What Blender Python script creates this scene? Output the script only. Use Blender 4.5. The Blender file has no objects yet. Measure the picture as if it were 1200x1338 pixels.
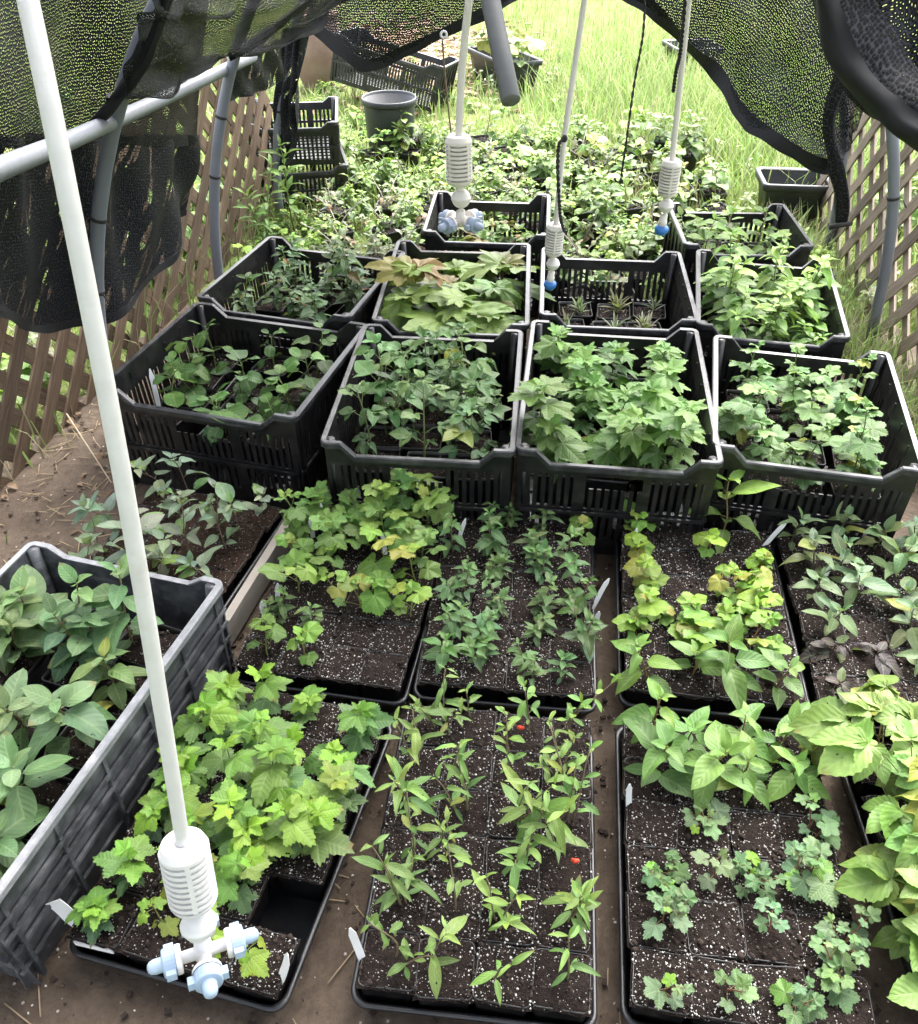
import bpy, math, random
import numpy as np
from mathutils import Vector, Matrix

R = math.radians
rng = random.Random(11)
nrs = np.random.RandomState(5)
scene = bpy.context.scene
COL = scene.collection

# ------------------------------------------------------------------ camera constants
F, CX, CY, TH, CAMH = 1153.0, 600.0, 669.0, R(38.6), 1.33
S_, C_ = math.sin(TH), math.cos(TH)


def at(x, y, Y):
    """photograph pixel at ground distance Y -> world point"""
    u = (x - CX) / F; v = (y - CY) / F
    d = Y / (C_ - v * S_)
    return Vector((u * d, Y, CAMH - d * (S_ + v * C_)))


def ag(x, y, z=0.0):
    """photograph pixel on the horizontal plane z -> world point"""
    u = (x - CX) / F; v = (y - CY) / F
    d = (CAMH - z) / (S_ + v * C_)
    return Vector((u * d, d * (C_ - v * S_), z))


# ------------------------------------------------------------------ mesh builder
class MB:
    def __init__(s):
        s.v = []; s.f = []; s.m = []; s.a = []; s.c = []; s.n = 0

    def add(s, V, Fc, mat=0, a=None, c=None):
        V = np.asarray(V, float).reshape(-1, 3)
        k = len(V)
        s.v.append(V)
        s.a.append(np.zeros((k, 3)) if a is None else np.asarray(a, float))
        if c is None:
            s.c.append(np.ones((k, 3)))
        else:
            c = np.asarray(c, float)
            s.c.append(np.tile(c, (k, 1)) if c.ndim == 1 else c)
        b = s.n
        s.f.extend([tuple(i + b for i in q) for q in Fc])
        s.m.extend([mat] * len(Fc))
        s.n += k

    def box(s, x0, x1, y0, y1, z0, z1, mat=0, M=None, c=None):
        V = np.array([(x, y, z) for z in (z0, z1) for y in (y0, y1) for x in (x0, x1)])
        if M is not None:
            V = xf(V, M)
        s.add(V, [(0, 2, 3, 1), (4, 5, 7, 6), (0, 1, 5, 4), (2, 6, 7, 3), (0, 4, 6, 2), (1, 3, 7, 5)], mat, c=c)

    def tube(s, pts, r0, r1=None, n=8, mat=0, c=None, cap=True, radii=None, a=None):
        pts = [Vector(p) for p in pts]
        if r1 is None:
            r1 = r0
        k = len(pts)
        V = []
        up = Vector((0.31, 0.17, 0.93)).normalized()
        d0 = (pts[1] - pts[0]).normalized()
        if abs(d0.dot(up)) > 0.95:
            up = Vector((1, 0, 0))
        X = d0.cross(up).normalized()
        for i, p in enumerate(pts):
            d = (pts[min(i + 1, k - 1)] - pts[max(i - 1, 0)])
            if d.length < 1e-9:
                d = d0
            d = d.normalized()
            X = (X - d * X.dot(d)).normalized()
            Yv = d.cross(X)
            r = radii[i] if radii else r0 + (r1 - r0) * i / max(1, k - 1)
            for j in range(n):
                an = 2 * math.pi * j / n
                V.append(p + X * (r * math.cos(an)) + Yv * (r * math.sin(an)))
        Fc = [(i * n + j, i * n + (j + 1) % n, (i + 1) * n + (j + 1) % n, (i + 1) * n + j) for i in range(k - 1) for j in range(n)]
        if cap:
            Fc.append(tuple(range(n - 1, -1, -1)))
            Fc.append(tuple((k - 1) * n + j for j in range(n)))
        s.add([tuple(q) for q in V], Fc, mat, c=c)

    def lathe(s, prof, n=24, M=None, mat=0, c=None, cap=False):
        V = []
        for r, z in prof:
            for j in range(n):
                an = 2 * math.pi * j / n
                V.append((r * math.cos(an), r * math.sin(an), z))
        V = np.array(V)
        if M is not None:
            V = xf(V, M)
        k = len(prof)
        Fc = [(i * n + j, i * n + (j + 1) % n, (i + 1) * n + (j + 1) % n, (i + 1) * n + j) for i in range(k - 1) for j in range(n)]
        if cap:
            Fc.append(tuple(range(n - 1, -1, -1)))
            Fc.append(tuple((k - 1) * n + j for j in range(n)))
        s.add(V, Fc, mat, c=c)

    def loft(s, w, d, r, prof, seg=4, mat=0, close_bottom=True, M=None):
        """rounded rectangle loops: prof = (inset, z)"""
        V = []
        n = 4 * (seg + 1)
        for ins, z in prof:
            hw, hd = w / 2 - ins, d / 2 - ins
            rr = max(0.001, r - ins * 0.5)
            for q, (sx, sy) in enumerate(((1, 1), (-1, 1), (-1, -1), (1, -1))):
                for j in range(seg + 1):
                    an = math.pi / 2 * (q + j / seg)
                    V.append((sx * (hw - rr) + rr * math.cos(an), sy * (hd - rr) + rr * math.sin(an), z))
        k = len(prof)
        Fc = [(i * n + j, i * n + (j + 1) % n, (i + 1) * n + (j + 1) % n, (i + 1) * n + j) for i in range(k - 1) for j in range(n)]
        if close_bottom:
            Fc.append(tuple((k - 1) * n + j for j in range(n)))
        V = np.array(V)
        if M is not None:
            V = xf(V, M)
        s.add(V, Fc, mat)

    def mesh(s, name, mats, smooth=True):
        me = bpy.data.meshes.new(name)
        V = np.concatenate(s.v) if s.v else np.zeros((0, 3))
        me.from_pydata(V.tolist(), [], s.f)
        for m in (mats if isinstance(mats, (list, tuple)) else [mats]):
            me.materials.append(m)
        me.polygons.foreach_set('material_index', np.array(s.m, dtype=np.int32))
        if smooth:
            me.polygons.foreach_set('use_smooth', np.ones(len(s.f), dtype=bool))
        at_ = me.attributes.new('lf', 'FLOAT_VECTOR', 'POINT')
        at_.data.foreach_set('vector', np.concatenate(s.a).ravel().astype(np.float32))
        ct = me.attributes.new('Col', 'FLOAT_COLOR', 'POINT')
        cc = np.concatenate(s.c)
        ct.data.foreach_set('color', np.concatenate([cc, np.ones((len(cc), 1))], 1).ravel().astype(np.float32))
        me.update()
        return me

    def build(s, name, mats, parent=None, smooth=True):
        me = s.mesh(name, mats, smooth)
        return link(name, me, parent)


def xf(V, M):
    A = np.array(M.to_3x3()); t = np.array(M.to_translation())
    return np.asarray(V, float) @ A.T + t


def link(name, me, parent=None):
    o = bpy.data.objects.new(name, me)
    COL.objects.link(o)
    if parent is not None:
        o.parent = parent
    return o


def tag(o, label=None, cat=None, group=None, kind=None):
    if label: o['label'] = label
    if cat: o['category'] = cat
    if group: o['group'] = group
    if kind: o['kind'] = kind
    return o


def thing(name, label, cat, loc=(0, 0, 0), rz=0.0, group=None):
    o = bpy.data.objects.new(name, None)
    COL.objects.link(o)
    o.location = loc
    o.rotation_euler = (0, 0, rz)
    o.empty_display_size = 0.05
    return tag(o, label, cat, group)


# ------------------------------------------------------------------ materials
def nt(name):
    m = bpy.data.materials.new(name)
    m.use_nodes = True
    t = m.node_tree
    t.nodes.clear()
    out = t.nodes.new('ShaderNodeOutputMaterial')
    return m, t, out


def N(t, typ, **kw):
    n = t.nodes.new(typ)
    for k, v in kw.items():
        if k.startswith('i_'):
            key = k[2:]
            key = int(key) if key.isdigit() else key.replace('_', ' ')
            n.inputs[key].default_value = v
        else:
            setattr(n, k, v)
    return n


def ramp(t, fac, stops, interp='LINEAR'):
    r = t.nodes.new('ShaderNodeValToRGB')
    r.color_ramp.interpolation = interp
    e = r.color_ramp.elements
    while len(e) < len(stops):
        e.new(0.5)
    for i, (p, c) in enumerate(stops):
        e[i].position = p
        e[i].color = (c[0], c[1], c[2], 1) if isinstance(c, (tuple, list)) else (c, c, c, 1)
    t.links.new(fac, r.inputs[0])
    return r.outputs[0]


def mixc(t, fac, a, b, blend='MIX'):
    m = t.nodes.new('ShaderNodeMix')
    m.data_type = 'RGBA'; m.blend_type = blend
    for s_, v in ((m.inputs[0], fac), (m.inputs[6], a), (m.inputs[7], b)):
        if hasattr(v, 'node'):
            t.links.new(v, s_)
        elif isinstance(v, (int, float)):
            s_.default_value = v
        else:
            s_.default_value = (v[0], v[1], v[2], 1)
    return m.outputs[2]


def math_(t, op, a, b=None, c=None, clamp=False):
    m = t.nodes.new('ShaderNodeMath')
    m.operation = op; m.use_clamp = clamp
    for i, v in enumerate((a, b, c)):
        if v is None: continue
        if hasattr(v, 'node'):
            t.links.new(v, m.inputs[i])
        else:
            m.inputs[i].default_value = v
    return m.outputs[0]


def noise(t, scale, detail=4, vec=None, rough=0.55, dist=0.0):
    n = N(t, 'ShaderNodeTexNoise')
    n.inputs['Scale'].default_value = scale
    n.inputs['Detail'].default_value = detail
    n.inputs['Roughness'].default_value = rough
    n.inputs['Distortion'].default_value = dist
    if vec is not None:
        t.links.new(vec, n.inputs['Vector'])
    return n.outputs['Fac']


def objco(t):
    return N(t, 'ShaderNodeTexCoord').outputs['Object']


def wpos(t):
    return N(t, 'ShaderNodeNewGeometry').outputs['Position']


def mapv(t, vec, sc):
    m = N(t, 'ShaderNodeMapping')
    m.inputs['Scale'].default_value = sc
    t.links.new(vec, m.inputs['Vector'])
    return m.outputs[0]


def bump(t, h, strength=0.3, dist=0.002):
    b = N(t, 'ShaderNodeBump')
    b.inputs['Strength'].default_value = strength
    b.inputs['Distance'].default_value = dist
    t.links.new(h, b.inputs['Height'])
    return b.outputs[0]


def princ(t, out, col, rough=0.5, spec=0.5, normal=None):
    p = N(t, 'ShaderNodeBsdfPrincipled')
    for k, v in (('Base Color', col), ('Roughness', rough), ('Specular IOR Level', spec)):
        if hasattr(v, 'node'):
            t.links.new(v, p.inputs[k])
        elif isinstance(v, (tuple, list)):
            p.inputs[k].default_value = (v[0], v[1], v[2], 1)
        else:
            p.inputs[k].default_value = v
    if normal is not None:
        t.links.new(normal, p.inputs['Normal'])
    if out is not None:
        t.links.new(p.outputs[0], out.inputs[0])
    return p


def plastic(name, base, worn, rough=0.38, amount=0.5, sc=30, edge=False):
    m, t, out = nt(name)
    p = wpos(t)
    n1 = noise(t, sc, 6, p, 0.65)
    n2 = noise(t, sc * 0.22, 4, p, 0.6)
    f = math_(t, 'MULTIPLY', ramp(t, n1, [(0.42, 0.0), (0.72, 1.0)]), ramp(t, n2, [(0.35, 0.15), (0.65, 1.0)]))
    f = math_(t, 'MULTIPLY', f, amount)
    n3 = noise(t, 7, 4, mapv(t, p, (1, 1, 14)), 0.6)
    f2 = math_(t, 'MULTIPLY', ramp(t, n3, [(0.55, 0.0), (0.8, 1.0)]), amount * 0.5)
    f = math_(t, 'ADD', f, f2, clamp=True)
    c = mixc(t, f, base, worn)
    r = math_(t, 'ADD', rough, math_(t, 'MULTIPLY', f, 0.35), clamp=True)
    princ(t, out, c, r, 0.5, bump(t, n1, 0.15, 0.001))
    return m


M_BLACK = plastic('black_plastic', (0.006, 0.006, 0.007), (0.070, 0.062, 0.054), 0.34, 0.40)
M_RIM = plastic('worn_skylit_black_rim', (0.014, 0.0145, 0.016), (0.12, 0.12, 0.125), 0.28, 0.6, 45)  # scuffs plus pale sky reflection painted into the black
M_TRAY = plastic('black_tray_plastic', (0.010, 0.011, 0.014), (0.06, 0.055, 0.05), 0.33, 0.35, 22)
M_GREYCRATE = plastic('weathered_grey_plastic', (0.032, 0.034, 0.038), (0.20, 0.20, 0.21), 0.36, 0.85, 26)
M_GREYRIM = plastic('weathered_grey_rim', (0.15, 0.155, 0.165), (0.36, 0.36, 0.37), 0.4, 0.8, 40)
M_PVC = plastic('grey_conduit', (0.155, 0.165, 0.19), (0.09, 0.09, 0.09), 0.42, 0.35, 18)
M_WHITE = plastic('white_plastic', (0.74, 0.73, 0.74), (0.46, 0.43, 0.39), 0.42, 0.34, 40)
M_WHITE_SHADED = plastic('shaded_white_plastic', (0.62, 0.58, 0.54), (0.42, 0.38, 0.33), 0.45, 0.35, 40)  # white plastic of the far sprayers, their shade put into the colour
M_NOZ = plastic('pale_blue_plastic', (0.33, 0.43, 0.57), (0.6, 0.64, 0.7), 0.38, 0.3, 60)
M_NOZG = plastic('grey_blue_plastic', (0.22, 0.27, 0.36), (0.4, 0.42, 0.46), 0.38, 0.3, 60)
M_BLUE = plastic('blue_plastic', (0.02, 0.13, 0.40), (0.2, 0.3, 0.45), 0.35, 0.2, 60)
M_TAG = plastic('tag_white', (0.86, 0.86, 0.86), (0.55, 0.5, 0.45), 0.5, 0.3, 50)
M_BUCKET = plastic('grey_pot_plastic', (0.020, 0.022, 0.026), (0.08, 0.08, 0.08), 0.45, 0.5, 15)
M_STRING = plastic('black_twine', (0.015, 0.013, 0.012), (0.05, 0.045, 0.04), 0.8, 0.5, 200)
M_STRINGB = plastic('brown_twine', (0.16, 0.11, 0.07), (0.1, 0.07, 0.05), 0.85, 0.5, 200)
M_BROWN = plastic('brown_clay', (0.20, 0.125, 0.09), (0.3, 0.24, 0.2), 0.8, 0.5, 14)


def m_leaf():
    m, t, out = nt('leaf')
    col = N(t, 'ShaderNodeAttribute', attribute_name='Col').outputs['Color']
    lf = N(t, 'ShaderNodeAttribute', attribute_name='lf')
    sep = N(t, 'ShaderNodeSeparateXYZ')
    t.links.new(lf.outputs['Vector'], sep.inputs[0])
    d = math_(t, 'ABSOLUTE', sep.outputs[0])
    tt = sep.outputs[1]
    mid = ramp(t, d, [(0.0, 1.0), (0.09, 0.25), (0.16, 0.0)])
    side = math_(t, 'SINE', math_(t, 'MULTIPLY', math_(t, 'SUBTRACT', math_(t, 'MULTIPLY', tt, 7.0), math_(t, 'MULTIPLY', d, 2.2)), 6.2832))
    sidev = ramp(t, side, [(0.72, 0.0), (0.98, 1.0)])
    vein = math_(t, 'ADD', math_(t, 'MULTIPLY', mid, 0.55), math_(t, 'MULTIPLY', sidev, 0.16), clamp=True)
    P = wpos(t)
    n1 = noise(t, 55, 3, P)
    c1 = mixc(t, ramp(t, n1, [(0.3, 0.0), (0.7, 0.55)]), col, mixc(t, 0.6, col, (0.02, 0.045, 0.015)))
    lite = mixc(t, 0.5, col, (0.30, 0.40, 0.17))
    c2 = mixc(t, vein, c1, lite)
    spots = ramp(t, noise(t, 160, 2, P), [(0.70, 0.0), (0.76, 0.5)])
    c2 = mixc(t, math_(t, 'MULTIPLY', spots, 0.35), c2, (0.10, 0.06, 0.025))
    back = N(t, 'ShaderNodeNewGeometry').outputs['Backfacing']
    c3 = mixc(t, math_(t, 'MULTIPLY', back, 0.45), c2, (0.17, 0.23, 0.13))
    tipb = math_(t, 'MULTIPLY', ramp(t, tt, [(0.78, 0.0), (0.98, 1.0)]), ramp(t, noise(t, 24, 2, P), [(0.58, 0.0), (0.64, 1.0)]))
    c3 = mixc(t, math_(t, 'MULTIPLY', tipb, 0.8), c3, (0.15, 0.085, 0.035))
    hgt = math_(t, 'ADD', math_(t, 'MULTIPLY', side, 0.5), math_(t, 'MULTIPLY', mid, -1.2))
    p = princ(t, None, c3, 0.48, 0.32, bump(t, hgt, 0.28, 0.0012))
    tr = N(t, 'ShaderNodeBsdfTranslucent')
    t.links.new(mixc(t, 1.0, c3, (1.25, 1.35, 0.55), 'MULTIPLY'), tr.inputs[0])
    mx = N(t, 'ShaderNodeMixShader')
    mx.inputs[0].default_value = 0.27
    t.links.new(p.outputs[0], mx.inputs[1]); t.links.new(tr.outputs[0], mx.inputs[2])
    eaten = math_(t, 'MULTIPLY', math_(t, 'GREATER_THAN', noise(t, 120, 1, P), 0.74), math_(t, 'GREATER_THAN', noise(t, 13, 2, P), 0.50))
    ho = N(t, 'ShaderNodeBsdfTransparent'); m2 = N(t, 'ShaderNodeMixShader')
    t.links.new(eaten, m2.inputs[0]); t.links.new(mx.outputs[0], m2.inputs[1]); t.links.new(ho.outputs[0], m2.inputs[2])
    t.links.new(m2.outputs[0], out.inputs[0])
    return m


def m_stem():
    m, t, out = nt('stem')
    col = N(t, 'ShaderNodeAttribute', attribute_name='Col').outputs['Color']
    n1 = noise(t, 220, 3, wpos(t))
    princ(t, out, mixc(t, n1, col, mixc(t, 0.5, col, (0.05, 0.03, 0.02))), 0.6, 0.3)
    return m


def m_soil(name, dark, lightc, scale=1.0):
    m, t, out = nt(name)
    P = wpos(t)
    n1 = noise(t, 130 * scale, 6, P, 0.7)
    n2 = noise(t, 14 * scale, 4, P)
    c = mixc(t, ramp(t, n1, [(0.3, 0.0), (0.75, 1.0)]), dark, lightc)
    c = mixc(t, ramp(t, n2, [(0.35, 0.0), (0.7, 0.5)]), c, mixc(t, 0.5, c, dark))
    vo = N(t, 'ShaderNodeTexVoronoi'); vo.inputs['Scale'].default_value = 420 * scale
    t.links.new(P, vo.inputs['Vector'])
    sel = N(t, 'ShaderNodeSeparateColor'); t.links.new(vo.outputs['Color'], sel.inputs[0])
    pick = math_(t, 'GREATER_THAN', sel.outputs[0], 0.93)
    near = math_(t, 'LESS_THAN', vo.outputs['Distance'], 0.33)
    c = mixc(t, math_(t, 'MULTIPLY', math_(t, 'MULTIPLY', pick, near), 0.75), c, (0.55, 0.52, 0.48))
    h = math_(t, 'ADD', n1, math_(t, 'MULTIPLY', vo.outputs['Distance'], 0.5))
    princ(t, out, c, 0.9, 0.15, bump(t, h, 0.9, 0.004))
    return m


M_LEAF = m_leaf()
M_STEM = m_stem()
M_SOIL = m_soil('potting_soil', (0.006, 0.0045, 0.004), (0.030, 0.020, 0.016))
M_SOILR = m_soil('reddish_potting_soil', (0.010, 0.006, 0.0045), (0.055, 0.032, 0.021))
M_PERL = plastic('perlite', (0.50, 0.48, 0.45), (0.25, 0.21, 0.18), 0.9, 0.5, 300)
M_CRUMB = plastic('bark_crumbs', (0.018, 0.011, 0.008), (0.055, 0.033, 0.022), 0.95, 0.9, 250)


def m_dirt():
    m, t, out = nt('packed_dirt')
    P = wpos(t)
    n1 = noise(t, 90, 8, P, 0.7)
    n2 = noise(t, 5, 5, P, 0.6)
    n3 = noise(t, 24, 5, P, 0.6, 0.5)
    c = mixc(t, ramp(t, n2, [(0.3, 0.0), (0.7, 1.0)]), (0.056, 0.040, 0.028), (0.128, 0.097, 0.070))
    c = mixc(t, ramp(t, n3, [(0.5, 0.0), (0.7, 0.6)]), c, (0.045, 0.031, 0.022))
    c = mixc(t, ramp(t, n1, [(0.35, 0.5), (0.6, 0.0)]), c, (0.04, 0.028, 0.022))
    vo = N(t, 'ShaderNodeTexVoronoi'); vo.inputs['Scale'].default_value = 130
    t.links.new(P, vo.inputs['Vector'])
    sel = N(t, 'ShaderNodeSeparateColor'); t.links.new(vo.outputs['Color'], sel.inputs[0])
    pk = math_(t, 'MULTIPLY', math_(t, 'GREATER_THAN', sel.outputs[0], 0.975), math_(t, 'LESS_THAN', vo.outputs['Distance'], 0.3))
    c = mixc(t, math_(t, 'MULTIPLY', pk, 0.6), c, (0.5, 0.46, 0.42))
    h = math_(t, 'ADD', math_(t, 'MULTIPLY', n1, 0.5), n3)
    princ(t, out, c, 0.85, 0.25, bump(t, h, 0.7, 0.008))
    return m


def m_ground():
    m, t, out = nt('lawn_soil')
    P = wpos(t)
    n1 = noise(t, 3, 6, P); n2 = noise(t, 40, 6, P, 0.7)
    c = mixc(t, ramp(t, n1, [(0.35, 0.0), (0.65, 1.0)]), (0.10, 0.15, 0.035), (0.17, 0.20, 0.07))
    c = mixc(t, ramp(t, n2, [(0.4, 0.0), (0.7, 0.8)]), c, (0.055, 0.065, 0.02))
    princ(t, out, c, 0.9, 0.1, bump(t, n2, 0.8, 0.02))
    return m


def m_wood(name, a, b):
    m, t, out = nt(name)
    O = N(t, 'ShaderNodeAttribute', attribute_name='lf').outputs['Vector']
    col = N(t, 'ShaderNodeAttribute', attribute_name='Col').outputs['Color']
    n1 = noise(t, 1.0, 6, mapv(t, O, (9, 160, 160)), 0.65, 0.6)
    n2 = noise(t, 5, 4, wpos(t))
    c = mixc(t, ramp(t, n1, [(0.3, 0.0), (0.7, 1.0)]), a, b)
    c = mixc(t, ramp(t, n2, [(0.4, 0.0), (0.7, 0.6)]), c, mixc(t, 0.5, c, (0.04, 0.028, 0.02)))
    c = mixc(t, 1.0, c, col, 'MULTIPLY')
    princ(t, out, c, 0.8, 0.2, bump(t, n1, 0.5, 0.002))
    return m


M_DIRT = m_dirt()
M_GROUND = m_ground()
M_WOOD = m_wood('lattice_wood', (0.060, 0.041, 0.027), (0.165, 0.122, 0.085))
M_WOODR = m_wood('lattice_wood_lit', (0.17, 0.13, 0.10), (0.42, 0.36, 0.30))  # paler copy of the lattice wood, outdoor light painted in
M_WOODPALE = m_wood('pale_wood', (0.26, 0.235, 0.205), (0.42, 0.39, 0.35))


def m_cloth(name, pitch=0.0058, open_=0.30, slit=False, base=(0.003, 0.003, 0.0035)):
    """knitted shade net: threads with small openings, coordinates in metres along the cloth"""
    m, t, out = nt(name)
    co = N(t, 'ShaderNodeAttribute', attribute_name='lf').outputs['Vector']
    wob = N(t, 'ShaderNodeTexNoise'); wob.inputs['Scale'].default_value = 60; wob.inputs['Detail'].default_value = 2
    t.links.new(co, wob.inputs['Vector'])
    off = N(t, 'ShaderNodeVectorMath', operation='SCALE'); off.inputs['Scale'].default_value = 0.004
    t.links.new(wob.outputs['Color'], off.inputs[0])
    add = N(t, 'ShaderNodeVectorMath', operation='ADD')
    t.links.new(co, add.inputs[0]); t.links.new(off.outputs[0], add.inputs[1])
    st_ = N(t, 'ShaderNodeMapping'); st_.inputs['Scale'].default_value = (1.0, 0.72, 0)
    t.links.new(add.outputs[0], st_.inputs['Vector'])
    vo = N(t, 'ShaderNodeTexVoronoi', voronoi_dimensions='2D')
    vo.inputs['Scale'].default_value = 1 / pitch
    vo.inputs['Randomness'].default_value = 0.55
    t.links.new(st_.outputs[0], vo.inputs['Vector'])
    prod = vo.outputs['Distance']
    big = noise(t, 6, 3, co, 0.6)
    thr = math_(t, 'ADD', open_, math_(t, 'MULTIPLY', math_(t, 'SUBTRACT', big, 0.5), 0.2))
    hole = math_(t, 'LESS_THAN', prod, thr)
    if slit:
        sl = noise(t, 1.0, 2, mapv(t, co, (30, 9, 1)), 0.5, 0.3)
        hole = math_(t, 'MULTIPLY', hole, ramp(t, sl, [(0.59, 0.0), (0.63, 1.0)]))
    n1 = noise(t, 300, 3, co)
    c = mixc(t, n1, base, (0.010, 0.010, 0.012))
    c = mixc(t, ramp(t, prod, [(0.42, 0.0), (0.62, 1.0)]), c, (0.036, 0.038, 0.043))  # knit sheen painted as paler thread between the openings
    p = princ(t, None, c, 0.6, 0.16, bump(t, prod, 0.8, 0.002))
    tl = N(t, 'ShaderNodeBsdfTransparent')
    mx = N(t, 'ShaderNodeMixShader')
    t.links.new(hole, mx.inputs[0])
    t.links.new(p.outputs[0], mx.inputs[1]); t.links.new(tl.outputs[0], mx.inputs[2])
    t.links.new(mx.outputs[0], out.inputs[0])
    return m


M_NET = m_cloth('shade_net', 0.0050, 0.175)
M_NETB = m_cloth('shade_net_fine', 0.0060, 0.215)
M_NETD = m_cloth('shade_net_doubled', 0.0050, 0.38, True)
M_NETR = m_cloth('shade_net_near', 0.0068, 0.135)
M_ROOF = m_cloth('shade_net_roof', 0.012, 0.33)
M_HEM = plastic('black_hem_cloth', (0.005, 0.005, 0.006), (0.02, 0.02, 0.023), 0.75, 0.6, 120)


# ------------------------------------------------------------------ leaves
def oval(p=0.6, q=0.9, W=0.5, fold=0.25, curl=0.5, wave=0.03, rows=8, serr=0.0, seed=0):
    r = random.Random(seed)
    tm = p / (p + q)
    nrm = tm ** p * (1 - tm) ** q
    V = []; A = []
    ph = r.random() * 6
    for i in range(rows + 1):
        t = i / rows
        w = W / 2 * (t ** p * (1 - t) ** q) / nrm
        if serr and 0 < i < rows:
            w *= 1 + serr * (1 if i % 2 else -1)
        for s in (-1, -0.5, 0, 0.5, 1):
            x = s * w
            z = fold * abs(x) + wave * math.sin(t * 9 + ph + s * 1.5) * abs(s)
            y = t
            if abs(curl) > 1e-3:
                an = curl * y
                yy = math.sin(an) / curl - z * math.sin(an); zz = -(1 - math.cos(an)) / curl + z * math.cos(an)
            else:
                yy, zz = y, z
            V.append((x, yy, zz)); A.append((s, t, 0))
    Fc = [(i * 5 + j, i * 5 + j + 1, (i + 1) * 5 + j + 1, (i + 1) * 5 + j) for i in range(rows) for j in range(4)]
    return np.array(V), Fc, np.array(A)


def lobed(lobes, sinus=0.65, pw=1.0, teeth=0.05, curl=0.35, relief=0.10, span=160, nphi=60, seed=0):
    """palmate leaf: lobes = (angle, length); sinus = depth between neighbouring lobes"""
    r = random.Random(seed)
    lb = sorted((R(a) + r.uniform(-.07, .07), l * r.uniform(.92, 1.08)) for a, l in lobes)
    V = [(0, 0, 0)]; A = [(0, 0, 0)]
    rings = 4
    angs = [R(-span) + 2 * R(span) * k / nphi for k in range(nphi + 1)]
    prof = []
    for ph in angs:
        if ph <= lb[0][0] or ph >= lb[-1][0]:
            a, l = lb[0] if ph <= lb[0][0] else lb[-1]
            d = abs(ph - a) / max(.05, R(span) - abs(a))
            rad = l - (l - .30) * d ** max(1.0, pw)
            dd = min(1, d * 1.3)
        else:
            k = max(q for q in range(len(lb)) if lb[q][0] <= ph)
            (a0, l0), (a1, l1) = lb[k], lb[k + 1]
            f = (ph - a0) / (a1 - a0)
            sn = sinus * (l0 + l1) / 2
            l, d = (l0, f * 2) if f < .5 else (l1, (1 - f) * 2)
            rad = l - (l - sn) * d ** pw
            dd = d
        prof.append((rad, dd))
    for ring in range(1, rings + 1):
        q = ring / rings
        for k, ph in enumerate(angs):
            rad, d = prof[k]
            rad *= 1 + (teeth * (1 if k % 2 else -1) if ring == rings else 0)
            x = rad * q * math.sin(ph); y = rad * q * math.cos(ph)
            z = relief * rad * q * (d - 0.3) - curl * (rad * q) ** 2 * 0.5 + 0.045 * math.sin(4 * ph + seed * 1.7) * q
            V.append((x, y, z)); A.append((d * q ** 0.5, rad * q, 0))
    n = nphi + 1
    Fc = [(0, 1 + k + 1, 1 + k) for k in range(nphi)]
    for ring in range(rings - 1):
        b0 = 1 + ring * n; b1 = b0 + n
        Fc += [(b0 + k, b0 + k + 1, b1 + k + 1, b1 + k) for k in range(nphi)]
    return np.array(V), Fc, np.array(A)


MAPLE = [(0, 1), (50, .84), (-50, .84), (105, .56), (-105, .56)]
NINE = [(0, 1), (62, .80), (-62, .80), (118, .48), (-118, .48)]
CURR = [(0, .86), (62, .82), (-62, .82), (120, .62), (-120, .62)]
GRAPE = [(0, .88), (58, .80), (-58, .80), (115, .72), (-115, .72)]
OAK = [(0, 1), (38, .84), (-38, .84), (80, .66), (-80, .66), (125, .48), (-125, .48)]
LEAVES = {}
for kind_, fn in {
    'ovate': lambda s: oval(.55, .95, .50, .28, .55, .03, seed=s),
    'broad': lambda s: oval(.55, .75, .58, .22, .6, .035, seed=s),
    'serr': lambda s: oval(.5, .8, .66, .25, .5, .035, 16, .05, seed=s),
    'lance': lambda s: oval(.75, .95, .27, .35, .7, .03, seed=s),
    'spoon': lambda s: oval(1.0, .7, .36, .3, .6, .03, seed=s),
    'needle': lambda s: oval(.4, .8, .14, .4, .5, .0, 5, seed=s),
    'round': lambda s: oval(.45, .45, .85, .15, .5, .04, seed=s),
    'maple': lambda s: lobed(MAPLE, .60, 1.0, .05, seed=s),
    'nine': lambda s: lobed(NINE, .66, 1.1, .055, curl=.5, seed=s),
    'curr': lambda s: lobed(CURR, .70, 1.6, .05, curl=.3, seed=s),
    'grape': lambda s: lobed(GRAPE, .84, 1.2, .04, curl=.35, seed=s),
    'oak': lambda s: lobed(OAK, .66, 1.2, .03, curl=.5, seed=s),
}.items():
    LEAVES[kind_] = [fn(s) for s in range(6)]


def add_leaf(mb, kind, pos, az, pitch, L, col, rn, roll=None, W=1.0):
    V, Fc, A = LEAVES[kind][rn.randrange(6)]
    d = Vector((math.cos(az) * math.cos(pitch), math.sin(az) * math.cos(pitch), math.sin(pitch)))
    side = Vector((math.sin(az), -math.cos(az), 0))
    up = side.cross(d)
    ro = rn.uniform(-.35, .35) if roll is None else roll
    s2 = side * math.cos(ro) + up * math.sin(ro)
    u2 = up * math.cos(ro) - side * math.sin(ro)
    L *= rn.uniform(.68, 1.12); W *= rn.uniform(.85, 1.12)
    Mx = np.array([s2 * (L * W), d * L, u2 * L * rn.uniform(.4, 1.9)])
    k = rn.uniform(.82, 1.2)
    c = np.array(col) * k * np.array([rn.uniform(.88, 1.15), 1, rn.uniform(.85, 1.15)])
    mb.add(V @ Mx + np.array(pos), Fc, 0, A, c)


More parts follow.
